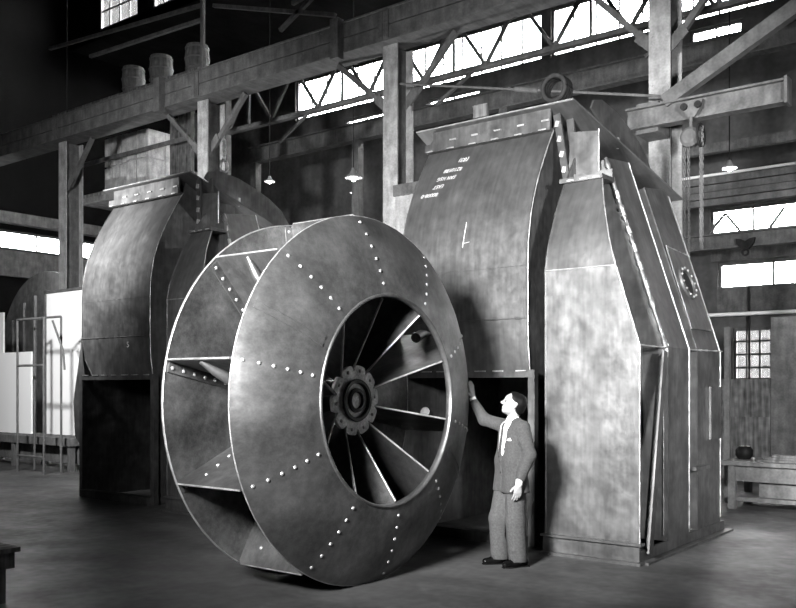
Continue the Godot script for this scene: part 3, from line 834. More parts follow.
	# S mark on the far one
	var ts := TextMesh.new(); ts.text = "S"; ts.font = f; ts.font_size = 32; ts.pixel_size = .12 / 32.0; ts.depth = .004
	put("chalk_mark", ts, M.chalk, u, W(-5.68, 2.52, 9.095) - o)

# ------------------------------------------------------------------ everything around
func crate(label: String, x0: float, x1: float, y0: float, y1: float, v0: float, v1: float, m: Material, slats := 3, group := "crates stacked on the mezzanine"):
	var t := thing("crate", label, "crate", W((x0 + x1) / 2, y0, (v0 + v1) / 2), group)
	var g := Geo.new(t.position); g.span(W(x0 + .02, y0, v0 + .06), W(x1 - .02, y1, v1)); put("body", g.mesh(), m, t)
	for k in slats:
		var a := lerpf(x0, x1, float(k) / slats)
		g = Geo.new(t.position); g.span(W(a + .02, y0 + .03, v0), W(lerpf(x0, x1, (k + 1.0) / slats) - .02, y1 - .02, v0 + .06)); put("board", g.mesh(), m, t)
	for k in 2:
		var a := lerpf(v0 + .03, v1, k / 2.0)
		g = Geo.new(t.position); g.span(W(x1 - .02, y0 + .02, a + .012), W(x1, y1 - .01, lerpf(v0 + .03, v1, (k + 1.0) / 2) - .012)); put("board", g.mesh(), m, t)

func pendant(label: String, at: Vector3, ceil_y: float, r: float, energy: float):
	var t := thing("pendant_lamp", label, "lamp", at)
	var g := Geo.new(at); g.tube([at + Vector3(0, r * 1.1, 0), Vector3(at.x, ceil_y, at.z)], .012, 6); put("cord", g.mesh(), M.dark, t)
	g = Geo.new(at); g.lathe([Vector2(.0, r), Vector2(.02, r), Vector2(r * .5, r * .45), Vector2(r * .9, r * .28), Vector2(r * 1.15, r * .2), Vector2(r * 1.15, .01), Vector2(r * .8, r * .2), Vector2(r * .45, r * .4)], at, Vector3.UP, 24, true); put("lamp_shade", g.mesh(), M.enamel, t)
	g = Geo.new(at); g.ball(at + Vector3(0, r * .12, 0), Vector3(.38, .46, .38) * r); put("lamp_bulb", g.mesh(), M.lamp, t)
	bulb_light(t, Vector3(0, -.12, 0), energy)

func build_background():
	var g: Geo; var t: Node3D
	# mezzanine with crates, planks and barrels
	t = thing("mezzanine", "timber storage platform on posts behind the runway girder", "platform", W(-20, 0, 15.6))
	for k in 4:
		g = Geo.new(t.position); g.span(W(-24.2, 7.36, 15.12 + k * .5), W(-18.4, 7.455, 15.6 + k * .5)); put("plank", g.mesh(), M.wood, t)
	g = Geo.new(t.position); g.span(W(-24.2, 7.2, 15.12), W(-18.4, 7.36, 15.2)); put("edge_beam", g.mesh(), M.steel, t)
	for x in [-24.0, -18.5]:
		for v in [15.16, 17.0]:
			g = Geo.new(t.position); g.span(W(x - .06, 0, v - .06), W(x + .06, 9.76 if v < 16 else 7.36, v + .06)); put("post", g.mesh(), M.steel, t)
	for k in 2:
		g = Geo.new(t.position); g.span(W(-24.1, 9.76, 14.6 + k * .45), W(-17.3, 9.83, 15.03 + k * .45)); put("upper_plank", g.mesh(), M.wood, t)
	g = Geo.new(t.position); g.span(W(-24.1, 8.27, 15.04), W(-18.4, 8.38, 15.1)); put("guard_rail", g.mesh(), M.steel, t)
	crate("pale crate with streaked boards, lower of its stack at the mezzanine end", -22.75, -21.62, 7.46, 8.22, 15.45, 16.5, M.crate, 3)
	crate("pale crate with streaked boards, upper of its stack at the mezzanine end", -22.75, -21.62, 8.23, 9.08, 15.45, 16.5, M.crate, 4)
	crate("plain two-board crate on the mezzanine, lower of its stack beside the tall boards", -21.5, -20.55, 7.46, 8.2, 15.3, 16.5, M.crate, 2)
	crate("plain two-board crate on the mezzanine, upper of its stack beside the tall boards", -21.5, -20.55, 8.21, 9.0, 15.3, 16.5, M.crate, 2)
	for k in 4:
		g = Geo.new(W(-19.65 + k * .31, 7.46, 15.5)); g.span(W(-19.80 + k * .31, 7.46, 15.5 + .02 * (k % 2)), W(-19.52 + k * .31, 9.12 + .06 * (k % 3), 15.62))
		single("upright_board", "tall board standing on end on the mezzanine beside the crates", "board", g, M.wood, "boards standing on the mezzanine")
	for b in [[-20.6, 14.9, .70, "farthest from the upright strut"], [-19.4, 14.9, .74, "between the two other barrels"], [-18.0, 14.95, .72, "beside the upright strut"]]:
		t = thing("barrel", "wooden barrel on the platform above the girder, " + b[3], "barrel", W(b[0], 9.84, b[1]), "barrels on the upper platform")
		g = Geo.new(t.position)
		g.lathe([Vector2(0, 0), Vector2(0, .27), Vector2(b[2] * .5, .315), Vector2(b[2], .28), Vector2(b[2] - .03, .26), Vector2(b[2] - .03, 0)], t.position, Vector3.UP, 20, false, [1, 2, 2, 3, 4]); put("staves", g.mesh(), M.wood, t)
		for k in 3:
			g = Geo.new(t.position); var y: float = b[2] * (.12 + .37 * k)
			g.lathe([Vector2(y, .29 + .025 * (k % 2)), Vector2(y, .308 + .018 * (k % 2)), Vector2(y + .04, .308 + .018 * (k % 2)), Vector2(y + .04, .29 + .025 * (k % 2))], t.position, Vector3.UP, 20, true, [1, 2, 3, 4]); put("hoop", g.mesh(), M.steel, t)
	# lamps
	pendant("lit enamel pendant lamp hanging in front of the dark side bay", W(-15.35, 7.36, 18), 13.55, .24, 1.2)
	pendant("bright pendant lamp hanging deep in the bay beside the chain hoist", W(-5.3, 5.95, 17.1), 13.55, .14, 4.0)
	pendant("small lit pendant lamp low behind the far casing", W(-14.7, 6.5, 14.3), 20.0, .12, .4)
	pendant("added pendant lamp, unseen behind the column, lighting the round-topped casing", W(-22.15, 6.0, 13.86), 20.0, .12, 8.0)  # unseen lamp, added to brighten the round casing
	pendant("tiny lit pendant lamp deep in the side bay, left of the enamel one", W(-17.4, 7.65, 20.4), 13.55, .12, .4)

	# left: pale partition boards, cart, ladder frame, distant casing
	t = thing("steel_cart", "low steel cart carrying the white boards", "cart", W(-19.4, 0, 11.4))
	g = Geo.new(t.position); g.span(W(-22.5, .55, 10.95), W(-17.4, .72, 11.9)); put("bed", g.mesh(), M.steel, t)
	for x in [-22.2, -19.8, -17.5]:
		for v in [11.05, 11.8]:
			g = Geo.new(t.position); g.span(W(x - .06, 0, v - .06), W(x + .06, .55, v + .06)); put("leg", g.mesh(), M.steel, t)
	g = Geo.new(t.position); g.span(W(-22.4, .15, 11.2), W(-17.45, .5, 11.3)); put("side_board", g.mesh(), M.steel, t)
	t = thing("white_board", "tall bright white board with a narrow frame standing on the steel cart", "board", W(-18.6, .72, 11.75))
	g = Geo.new(t.position); g.span(W(-19.65, .72, 11.74), W(-17.5, 4.1, 11.78)); put("sheet", g.mesh(), M.white, t)
	g = Geo.new(t.position); g.span(W(-19.68, .72, 11.70), W(-19.62, 4.12, 11.74)); put("frame", g.mesh(), M.steel, t)
	g = Geo.new(t.position); g.span(W(-19.68, 4.06, 11.70), W(-17.5, 4.12, 11.74)); put("frame", g.mesh(), M.steel, t)
	g = Geo.new(W(-20.8, .72, 11.5)); g.span(W(-22.3, .72, 11.5), W(-19.9, 2.68, 11.55)); single("white_board", "low wide white board beside the tall one on the steel cart", "board", g, M.white)
	g = Geo.new(W(-23.1, 0, 11.97)); g.span(W(-24.2, .0, 11.95), W(-22.0, 3.75, 12.0)); single("white_board", "white board standing on the floor behind the low wide one", "board", g, M.white)
	t = thing("ladder_frame", "tubular steel ladder frame with two rungs in front of the white board", "ladder", W(-17.95, 0, 10.7))
	for x in [-18.45, -17.4]:
		for v in [10.35, 10.75]:
			g = Geo.new(t.position); g.tube([W(x, 0, v), W(x, 3.3 + (.05 if v > 10.5 else 0.0), v)], .028, 6); put("post", g.mesh(), M.steel, t)
		g = Geo.new(t.position); g.tube([W(x, 3.3, 10.35), W(x, 3.35, 10.75)], .028, 6); put("top_rail", g.mesh(), M.steel, t)
	for y in [.35, 2.3, 3.3]:
		g = Geo.new(t.position); g.tube([W(-18.45, y, 10.35), W(-17.4, y, 10.35)], .028, 6); put("rung", g.mesh(), M.steel, t)
	g = Geo.new(t.position); g.tube([W(-17.4, 3.25, 10.55), W(-17.0, 2.6, 10.55), W(-16.95, 2.2, 10.55)], .025, 6); put("hand_rail", g.mesh(), M.steel, t)
	t = thing("round_casing", "distant round-topped steel casing with upright ribs near the end windows", "fan casing", W(-24, 0, 14.5))
	for q in [[2.4, 14.3, .7, M.steel], [1.85, 14.15, .15, M.steel]]:
		var poly := PackedVector2Array()
		for k in 25: poly.append(Vector2(-24.0 + q[0] * cos(PI * k / 24.0), 2.8 + q[0] * sin(PI * k / 24.0)))
		poly.append(Vector2(-24.0 - q[0], 0)); poly.append(Vector2(-24.0 + q[0], 0))
		g = Geo.new(t.position); g.prism(poly, W(0, 0, q[1]), Vector3.RIGHT, Vector3.UP, W(0, 0, q[2])); put("shell", g.mesh(), q[3], t)
	for x in [-25.4, -24.8, -24.2, -23.6, -23.0]:
		g = Geo.new(t.position); g.span(W(x - .04, .1, 14.07), W(x + .04, 2.8 + sqrt(1.8 * 1.8 - (x + 24.0) * (x + 24.0)) - .1, 14.15)); put("rib", g.mesh(), M.steel, t)
	g = Geo.new(W(-27.3, 7.2, 15.5)); g.span(W(-27.6, 7.1, 12.0), W(-27.3, 7.45, 23.8)); single("end_beam", "long beam along the end wall above the low windows", "beam", g, M.steel)
	g = Geo.new(W(-27.8, 5.7, 15.5)); g.span(W(-27.98, 5.45, 12.2), W(-27.8, 6.3, 23.8)); single("pale_panel", "pale panel on the end wall under the low windows", "panel", g, M.steel)
	# low bench at the frame's near edge
	t = thing("work_stool", "low wooden work bench with a pale top near the floor edge", "bench", W(-7.9, 0, 3.8))
	for k in 3:
		g = Geo.new(t.position); g.span(W(-8.6, .44, 3.56 + k * .18), W(-7.24, .48, 3.73 + k * .18)); put("plank", g.mesh(), M.wood, t)
	g = Geo.new(t.position); g.span(W(-8.55, .30, 4.02), W(-7.28, .44, 4.06)); put("apron", g.mesh(), M.wood, t)
	g = Geo.new(t.position); g.span(W(-7.32, .30, 3.6), W(-7.28, .44, 4.02)); put("apron", g.mesh(), M.wood, t)
	for p in [[-8.45, 3.65], [-7.36, 3.65], [-8.45, 3.97], [-7.36, 3.97]]:
		g = Geo.new(t.position); g.span(W(p[0] - .035, 0, p[1] - .035), W(p[0] + .035, .44, p[1] + .035)); put("leg", g.mesh(), M.wood, t)

	# right: bridge beams, pipe, trolley hook, partition, bench
	g = Geo.new(W(-5, 7.6, 22)); g.span(W(-9.5, 7.55, 21.9), W(-2.5, 7.78, 22.1)); single("roof_beam", "pale upper roof beam deep in the bay behind the chain hoist", "beam", g, M.steel)
	g = Geo.new(W(-5, 6.96, 22)); g.tube([W(-9.5, 6.98, 21.8), W(-2.5, 6.98, 21.8)], .035, 8); single("lit_edge_pipe", "thin pipe coloured white as a lit edge below the pale roof beam", "pipe", g, M.white)  # white colour stands in for a lit edge
	t = thing("bridge_girder", "broad bridge girder of stacked plates above the bright window strip", "girder", W(-6, 6.2, 21.5))
	for k in 4:
		g = Geo.new(t.position); g.span(W(-9.5, 6.16 + k * .17, 21.4 - .04 * (k % 2)), W(-2.5, 6.31 + k * .17, 21.6)); put("plate", g.mesh(), M.steel, t)
	for x in [-9.4, -2.6]:
		g = Geo.new(t.position); g.span(W(x - .1, 0, 21.4), W(x + .1, 7.78, 21.6)); put("post", g.mesh(), M.steel, t)
	for p in [[-7.6, 5.62, -7.1, 6.16], [-7.1, 6.16, -6.7, 5.62], [-6.1, 5.62, -5.7, 6.16]]:
		g = Geo.new(t.position); g.bar(W(p[0], p[1], 22.6), W(p[2], p[3], 22.6), .06, .06); put("lattice_bar", g.mesh(), M.steel, t)
	t = thing("crane_beam", "pale horizontal crane beam carrying a dark hook trolley", "beam", W(-6, 5.2, 22))
	g = Geo.new(t.position); g.span(W(-9.3, 5.22, 21.95), W(-2.7, 5.52, 22.0)); put("web", g.mesh(), M.steel, t)
	g = Geo.new(t.position); g.span(W(-9.3, 5.52, 21.85), W(-2.7, 5.56, 22.1)); put("flange", g.mesh(), M.steel, t)
	g = Geo.new(t.position); g.span(W(-9.3, 5.18, 21.85), W(-2.7, 5.22, 22.1)); put("flange", g.mesh(), M.steel, t)
	t = thing("hook_trolley", "dark hook trolley hanging from the pale crane beam", "trolley", W(-6.38, 5.1, 21.9))
	g = Geo.new(t.position); g.prism(PackedVector2Array([Vector2(-.22, .32), Vector2(-.2, .2), Vector2(-.08, .06), Vector2(.08, .06), Vector2(.2, .2), Vector2(.22, .32), Vector2(.1, .3), Vector2(0, .24), Vector2(-.1, .3)]), W(-6.38, 5.05, 21.75), Vector3.RIGHT, Vector3.UP, W(0, 0, .1)); put("trolley_plate", g.mesh(), M.dark, t)
	g = Geo.new(t.position); g.lathe([Vector2(-.02, .05), Vector2(.02, .05), Vector2(.02, .09), Vector2(-.02, .09)], W(-6.38, 5.03, 21.78), Vector3.BACK, 16, true, [1, 2, 3, 4]); put("eye", g.mesh(), M.dark, t)
	g = Geo.new(W(-5, 3.68, 23.6)); g.tube([W(-8.0, 3.72, 23.6), W(-2.5, 3.72, 23.6)], .05, 8); single("wall_pipe", "white pipe fixed along the back wall below the window", "pipe", g, M.white)
	g = Geo.new(W(-6.75, 4.2, 23.7)); g.tube([W(-6.86, 4.45, 23.75), W(-6.86, 0, 23.75)], .03, 6); single("conduit", "upright conduit on the back wall beside the lower window", "pipe", g, M.dark)
	g = Geo.new(W(-3.7, 0, 18.2)); g.span(W(-4.85, 0, 18.2), W(-2.6, 3.2, 18.25)); single("partition", "plain pale partition sheet standing beside the low timber screen wall", "panel", g, M.steel)
	g = Geo.new(W(-7.4, 4.4, 23.8)); g.span(W(-7.74, 3.8, 23.9), W(-3.6, 4.40, 23.98)); single("wall_panel", "grey wall panel between the window and the white pipe", "panel", g, M.steel)
	g = Geo.new(W(-7.4, 4.4, 23.8)); g.span(W(-7.9, 5.16, 23.9), W(-3.6, 5.6, 23.98)); single("wall_panel", "pale wall panel between the two bright window strips", "panel", g, M.steel)
	g = Geo.new(W(-4.53, 0, 14.5)); g.span(W(-4.56, 0, 14.45), W(-4.48, 2.8, 14.53)); single("floor_post", "thin post standing behind the casing's rear corner", "post", g, M.steel)
	t = thing("outside_shed", "weathered board shed seen outside through the lower back window", "shed", W(-9.5, 0, 29))
	for k in 9:
		g = Geo.new(t.position); g.span(W(-16.0, k * .42, 29.0 + .03 * (k % 2)), W(-5.0, k * .42 + .40, 29.1 + .03 * (k % 2))); put("board", g.mesh(), M.wood, t)
	g = Geo.new(t.position); g.span(W(-16.0, 0, 29.14), W(-5.0, 3.7, 29.3)); put("frame", g.mesh(), M.wood, t)
	t = thing("work_bench", "long steel work bench behind the casing with planks on top", "bench", W(-3.0, 0, 14.2))
	g = Geo.new(t.position); g.span(W(-4.4, .66, 13.75), W(-1.6, .72, 14.75)); put("top", g.mesh(), M.steel, t)
	g = Geo.new(t.position); g.span(W(-4.3, .42, 13.85), W(-1.7, .66, 13.9)); put("apron", g.mesh(), M.steel, t)
	g = Geo.new(t.position); g.span(W(-4.3, .12, 13.85), W(-1.7, .18, 14.65)); put("lower_shelf", g.mesh(), M.steel, t)
	for p in [[-4.25, 13.85], [-3.0, 13.85], [-1.75, 13.85], [-4.25, 14.65], [-1.75, 14.65]]:
		g = Geo.new(t.position); g.span(W(p[0] - .05, 0, p[1] - .05), W(p[0] + .05, .66, p[1] + .05)); put("leg", g.mesh(), M.steel, t)
	for k in 3:
		g = Geo.new(W(-3.2, .72 + k * .035, 14.2)); g.span(W(-3.95 + k * .12, .72 + k * .035, 13.95 + k * .03), W(-2.0, .753 + k * .035, 14.15 + k * .03))
		single("loose_plank", ["lowest plank", "middle plank", "topmost plank"][k] + " of the small pile on the steel work bench", "plank", g, M.wood, "planks on the work bench")
	g = Geo.new(W(-4.2, .72, 14.3)); g.lathe([Vector2(0, 0), Vector2(0, .09), Vector2(.06, .13), Vector2(.14, .13), Vector2(.2, .09), Vector2(.2, 0)], W(-4.22, .72, 14.35), Vector3.UP, 20, false, [1, 2, 2, 2, 3]); single("black_pot", "round black pot on the end of the work bench", "pot", g, M.rubber)
	g = Geo.new(W(-3, .2, 14.3)); g.span(W(-3.9, .18, 14.0), W(-3.2, .42, 14.5)); g.span(W(-3.85, .42, 14.05), W(-3.25, .45, 14.45)); single("tool_box", "tool box on the shelf under the work bench", "box", g, M.steel)
	g = Geo.new(W(-6, 0, 18.5)); g.span(W(-7.2, 0, 18.2), W(-4.86, 2.0, 18.28)); single("screen_wall", "low timber screen wall behind the work bench, under the back window", "panel", g, M.wood)
	# a shackle and chain end on the far casing's cheek plate
	t = thing("lifting_shackle", "bright lifting shackle with a chain end on top of the far casing", "shackle", W(-11.07, 5.31, 9.75))
	g = Geo.new(t.position)
	var bow := []
	for i in 17: bow.append(W(-11.07, 5.43 + .10 * sin(TAU * i / 16.0), 9.75 + .075 * cos(TAU * i / 16.0)))
	g.tube(bow, .022, 8, false); put("bow", g.mesh(), M.edge, t)
	for k in 4:
		g = Geo.new(t.position); var lk := []
		var ax := Vector3.RIGHT if k % 2 == 0 else Vector3.BACK
		for i in 13: lk.append(W(-11.07, 5.56 + k * .085, 9.75) + ax * (.032 * cos(TAU * i / 12.0)) + Vector3.UP * (.055 * sin(TAU * i / 12.0)))
		g.tube(lk, .012, 6, false); put("link", g.mesh(), M.edge, t)
	# on top of the near casing
	g = Geo.new(W(-6.1, 5.26, 9.65)); g.span(W(-6.18, 5.268, 9.59), W(-5.98, 5.43, 9.65)); single("wood_block", "small wooden block lying on the near casing's top flange", "block", g, M.wood)
	t = thing("cable_coil", "dark coil of cable standing on the near casing's top flange", "coil", W(-5.05, 5.24, 9.72))
	for k in 4:
		g = Geo.new(t.position)
		var pts := []
		for i in 25: pts.append(W(-5.05 + .15 * cos(TAU * i / 24.0), 5.435 + .15 * sin(TAU * i / 24.0), 9.62 + k * .05))
		g.tube(pts, .03, 8, false); put("turn", g.mesh(), M.dark, t)

# ------------------------------------------------------------------ the person
# prims: [a, b, radius a, radius b, blend, op]; op 0 joins, 1 cuts away, 2 keeps what lies behind the plane (a, normal b)
func field_mesh(st: SurfaceTool, prims: Array, cell: float):
	var lo := Vector3.ONE * 1e9; var hi := -lo
	for p in prims:
		if p[5] != 0: continue
		var r: float = maxf(p[2], p[3]) + cell * 2.5
		for q in [p[0], p[1]]:
			lo = lo.min(q - Vector3.ONE * r); hi = hi.max(q + Vector3.ONE * r)
	var nx := int((hi.x - lo.x) / cell) + 2; var ny := int((hi.y - lo.y) / cell) + 2; var nz := int((hi.z - lo.z) / cell) + 2
	var F := PackedFloat32Array(); F.resize(nx * ny * nz); F.fill(1.0)
	for p in prims:
		var a: Vector3 = p[0]; var b: Vector3 = p[1]; var ra: float = p[2]; var rb: float = p[3]; var k: float = p[4]; var op: int = p[5]
		var x0 := 0; var x1 := nx - 1; var y0 := 0; var y1 := ny - 1; var z0 := 0; var z1 := nz - 1
		if op != 2:
			var m := Vector3.ONE * (maxf(ra, rb) + k + cell * 2.0)
			var l: Vector3 = (a.min(b) - m - lo) / cell; var h: Vector3 = (a.max(b) + m - lo) / cell
			x0 = clampi(int(l.x), 0, nx - 1); x1 = clampi(int(h.x) + 1, 0, nx - 1)
			y0 = clampi(int(l.y), 0, ny - 1); y1 = clampi(int(h.y) + 1, 0, ny - 1)
			z0 = clampi(int(l.z), 0, nz - 1); z1 = clampi(int(h.z) + 1, 0, nz - 1)
		var ab := b - a; var ll := maxf(ab.length_squared(), 1e-9)
		for z in range(z0, z1 + 1):
			for y in range(y0, y1 + 1):
				var base := (z * ny + y) * nx
				for x in range(x0, x1 + 1):
					var q := lo + Vector3(x, y, z) * cell - a
					var f := F[base + x]
					if op == 2:
						F[base + x] = maxf(f, q.dot(b))
						continue
					var t := clampf(q.dot(ab) / ll, 0.0, 1.0)
					var d := (q - ab * t).length() - lerpf(ra, rb, t)
					if op == 1:
						d = -d
						var hh := maxf(k - absf(f - d), 0.0) / k
						F[base + x] = maxf(f, d) + hh * hh * k * .25
					else:
						var hh := maxf(k - absf(f - d), 0.0) / k
						F[base + x] = minf(f, d) - hh * hh * k * .25
	var idx := PackedInt32Array(); idx.resize(nx * ny * nz); idx.fill(-1)
	var pts: Array[Vector3] = []
	var sy := nx; var sz := nx * ny
	for z in nz - 1:
		for y in ny - 1:
			var base := z * sz + y * sy
			for x in nx - 1:
				var i := base + x
				var inside := 0
				for c in [i, i + 1, i + sy, i + sy + 1, i + sz, i + sz + 1, i + sz + sy, i + sz + sy + 1]:
					if F[c] < 0.0: inside += 1
				if inside == 0 or inside == 8: continue
				var sum := Vector3.ZERO; var n := 0
				for axis in 3:
					var da: int = [1, sy, sz][axis]; var du: int = [sy, sz, 1][axis]; var dw: int = [sz, 1, sy][axis]
					var va := Vector3.ZERO; va[axis] = 1.0
					var vu := Vector3.ZERO; vu[(axis + 1) % 3] = 1.0
					var vw := Vector3.ZERO; vw[(axis + 2) % 3] = 1.0
					for u in 2:
						for w in 2:
							var p := i + du * u + dw * w
							var f0 := F[p]; var f1 := F[p + da]
							if (f0 < 0.0) != (f1 < 0.0):
								sum += vu * u + vw * w + va * (f0 / (f0 - f1)); n += 1
				idx[i] = pts.size()
				pts.append(lo + (Vector3(x, y, z) + sum / n) * cell)
	st.set_smooth_group(0)
	for z in range(1, nz - 1):
		for y in range(1, ny - 1):
			for x in range(1, nx - 1):
				var i := z * sz + y * sy + x
				var f0 := F[i]
				for axis in 3:
					var da: int = [1, sy, sz][axis]; var du: int = [sy, sz, 1][axis]; var dw: int = [sz, 1, sy][axis]
					var f1 := F[i + da]
					if (f0 < 0.0) == (f1 < 0.0): continue
					var q := [idx[i], idx[i - du], idx[i - du - dw], idx[i - dw]]
					if q.min() < 0: continue
					if f0 > 0.0: q.reverse()
					for t in [[0, 2, 1], [0, 3, 2]]:
						for e in t: st.add_vertex(pts[q[e]])

func hand_prims(wrist: Vector3, d: Vector3, n: Vector3, s: Vector3, curl: float, spread: float) -> Array:
	var out := []
	var L := [[.033, .092, .042, .028, .022], [.011, .096, .046, .031, .023], [-.011, .092, .043, .029, .022], [-.031, .083, .034, .022, .019]]
	out.append([wrist - d * .02, wrist + d * .03, .027, .027, .02, 0])
	for f in L.size():
		var l: Array = L[f]
		var kn: Vector3 = wrist + d * l[1] + s * l[0]
		out.append([wrist + d * .02 + s * l[0] * .5, kn, .017, .0125, .016, 0])
		var dir: Vector3 = (d + s * l[0] * spread).normalized(); var p := kn
		for j in 3:
			dir = (dir + n * curl).normalized()
			var q: Vector3 = p + dir * l[2 + j]
			out.append([p, q, .0105 - j * .0009, .0098 - j * .001, .004, 0]); p = q
	var tb := wrist + d * .03 + s * .024
	var t1 := tb + (d * .6 + s * .7 + n * .25).normalized() * .042
	var t2 := t1 + (d * .8 + s * .45 + n * .25).normalized() * .034
	out.append([tb, t1, .016, .012, .012, 0]); out.append([t1, t2, .0115, .0095, .004, 0])
	return out

func build_person(at: Vector3, turn: float):
	var t := thing("person", "man in a grey suit and tie touching the rim of the fan impeller", "person", at)
	t.rotation.y = turn
	var V := func(x, y, z): return Vector3(x, y, z)
	# head frame: looks up and a little to his right
	var hb := Basis(Vector3.UP, deg_to_rad(-14)) * Basis(Vector3.RIGHT, deg_to_rad(-22))
	var hc := Vector3(0, 1.665, -.055)
	var H := func(x, y, z): return hc + hb * Vector3(x, y, z)
	var shl := Vector3(.19, 1.43, -.07); var ell := Vector3(.26, 1.16, -.11); var wrl := Vector3(.275, .875, .02)
	var shr := Vector3(-.19, 1.44, -.04); var elr := Vector3(-.39, 1.50, .09); var wrr := Vector3(-.50, 1.72, .174)
	var kl := Vector3(.10, .48, -.03); var al := Vector3(.10, .08, -.06)
	var kr := Vector3(-.10, .48, .06); var ar := Vector3(-.10, .08, .045)
	var st := SurfaceTool.new(); st.begin(Mesh.PRIMITIVE_TRIANGLES)
	# body under the clothes
	field_mesh(st, [[V.call(.07, 1.36, -.05), V.call(.07, 1.0, -.03), .08, .08, .05, 0], [V.call(-.07, 1.36, -.05), V.call(-.07, 1.0, -.03), .08, .08, .05, 0],
		[shl, shr, .05, .05, .03, 0], [shl, ell, .045, .04, .03, 0], [ell, wrl, .04, .03, .03, 0], [shr, elr, .045, .04, .03, 0], [elr, wrr, .04, .03, .03, 0],
		[V.call(.09, .93, -.03), kl, .085, .06, .04, 0], [kl, al, .055, .04, .03, 0], [V.call(-.09, .93, -.03), kr, .085, .06, .04, 0], [kr, ar, .055, .04, .03, 0],
		[V.call(0, 1.42, -.06), H.call(0, -.06, -.02), .06, .055, .03, 0]], .016)
	field_mesh(st, [[H.call(0, .035, -.03), H.call(0, .03, .012), .088, .086, .04, 0], [H.call(0, .02, .03), H.call(0, -.05, .036), .066, .052, .04, 0],
		[H.call(0, -.06, .045), H.call(0, -.088, .062), .042, .026, .025, 0], [H.call(-.035, -.07, .03), H.call(.035, -.07, .03), .036, .036, .03, 0],
		[H.call(0, .018, .094), H.call(0, -.022, .118), .009, .014, .012, 0], [H.call(-.010, -.026, .106), H.call(.010, -.026, .106), .010, .010, .008, 0],
		[H.call(-.017, -.053, .090), H.call(.017, -.053, .090), .008, .008, .006, 0], [H.call(-.015, -.064, .088), H.call(.015, -.064, .088), .008, .008, .006, 0],
		[H.call(-.035, .028, .082), H.call(.035, .028, .082), .012, .012, .015, 0],
		[H.call(.082, .012, -.012), H.call(.078, -.032, -.004), .016, .010, .01, 0], [H.call(-.082, .012, -.012), H.call(-.078, -.032, -.004), .016, .010, .01, 0],
		[V.call(0, 1.46, -.06), H.call(0, -.05, -.02), .06, .055, .03, 0],
		[H.call(.031, .006, .104), H.call(.031, .006, .11), .014, .014, .012, 1], [H.call(-.031, .006, .104), H.call(-.031, .006, .11), .014, .014, .012, 1]], .005)
	field_mesh(st, hand_prims(wrl, V.call(-.05, -1, .12).normalized(), V.call(-1, 0, -.1).normalized(), V.call(-.1, .1, 1).normalized(), .34, 1.0), .004)
	var n := Vector3(-.843, 0, .537); var s := Vector3(.537, 0, .843)
	field_mesh(st, hand_prims(wrr, (Vector3.UP + n * .12).normalized(), n, s, .02, 3.0), .004)
	st.generate_normals(); st.index()
	put("body", st.commit(), M.skin, t)
	for e in [-1, 1]:
		var g := Geo.new(); g.ball(H.call(.031 * e, .006, .088), Vector3.ONE * .011, 10, 6); put("eye", g.mesh(), M.eye, t)
		g = Geo.new(); g.tube([H.call(.013 * e, .026, .100), H.call(.03 * e, .031, .099), H.call(.05 * e, .026, .088)], .0045, 6); put("eyebrow", g.mesh(), M.hair, t)
	var cloth := func(called, m, prims, cell):
		var q := SurfaceTool.new(); q.begin(Mesh.PRIMITIVE_TRIANGLES)
		field_mesh(q, prims, cell); q.generate_normals(); q.index(); return put(called, q.commit(), m, t)
	cloth.call("hair", M.hair, [[H.call(0, .045, -.045), H.call(0, .048, .008), .092, .090, .03, 0], [H.call(0, -.02, -.06), H.call(0, .0, -.05), .072, .08, .03, 0],
		[H.call(0, -.06, .085), H.call(0, .03, .085), .105, .08, .01, 1], [H.call(-.1, -.12, .03), H.call(.1, -.12, .03), .085, .085, .01, 1]], .007)
	cloth.call("shirt", M.shirt, [[V.call(0, 1.455, -.045), V.call(0, 1.515, -.055), .078, .066, .02, 0], [V.call(.04, 1.42, -.01), V.call(.02, 1.15, .02), .075, .08, .03, 0], [V.call(-.04, 1.42, -.01), V.call(-.02, 1.15, .02), .075, .08, .03, 0],
		[V.call(0, 1.56, .06), V.call(0, 1.60, .10), .06, .05, .01, 1]], .010)
	cloth.call("cuff", M.shirt, [[wrl - Vector3(-.05, -1, .12).normalized() * .035, wrl + Vector3(-.05, -1, .12).normalized() * .005, .038, .036, .01, 0]], .008)
	cloth.call("cuff", M.shirt, [[wrr - Vector3(-.3, .9, .2).normalized() * .03, wrr + Vector3(-.2, 1, .1).normalized() * .005, .038, .036, .01, 0]], .008)
	cloth.call("tie", M.tie, [[V.call(0, 1.465, .040), V.call(0, 1.445, .055), .020, .016, .01, 0], [V.call(0, 1.44, .062), V.call(0, 1.14, .096), .014, .024, .01, 0], [V.call(.012, 1.42, .06), V.call(.018, 1.14, .094), .010, .02, .01, 0]], .007)
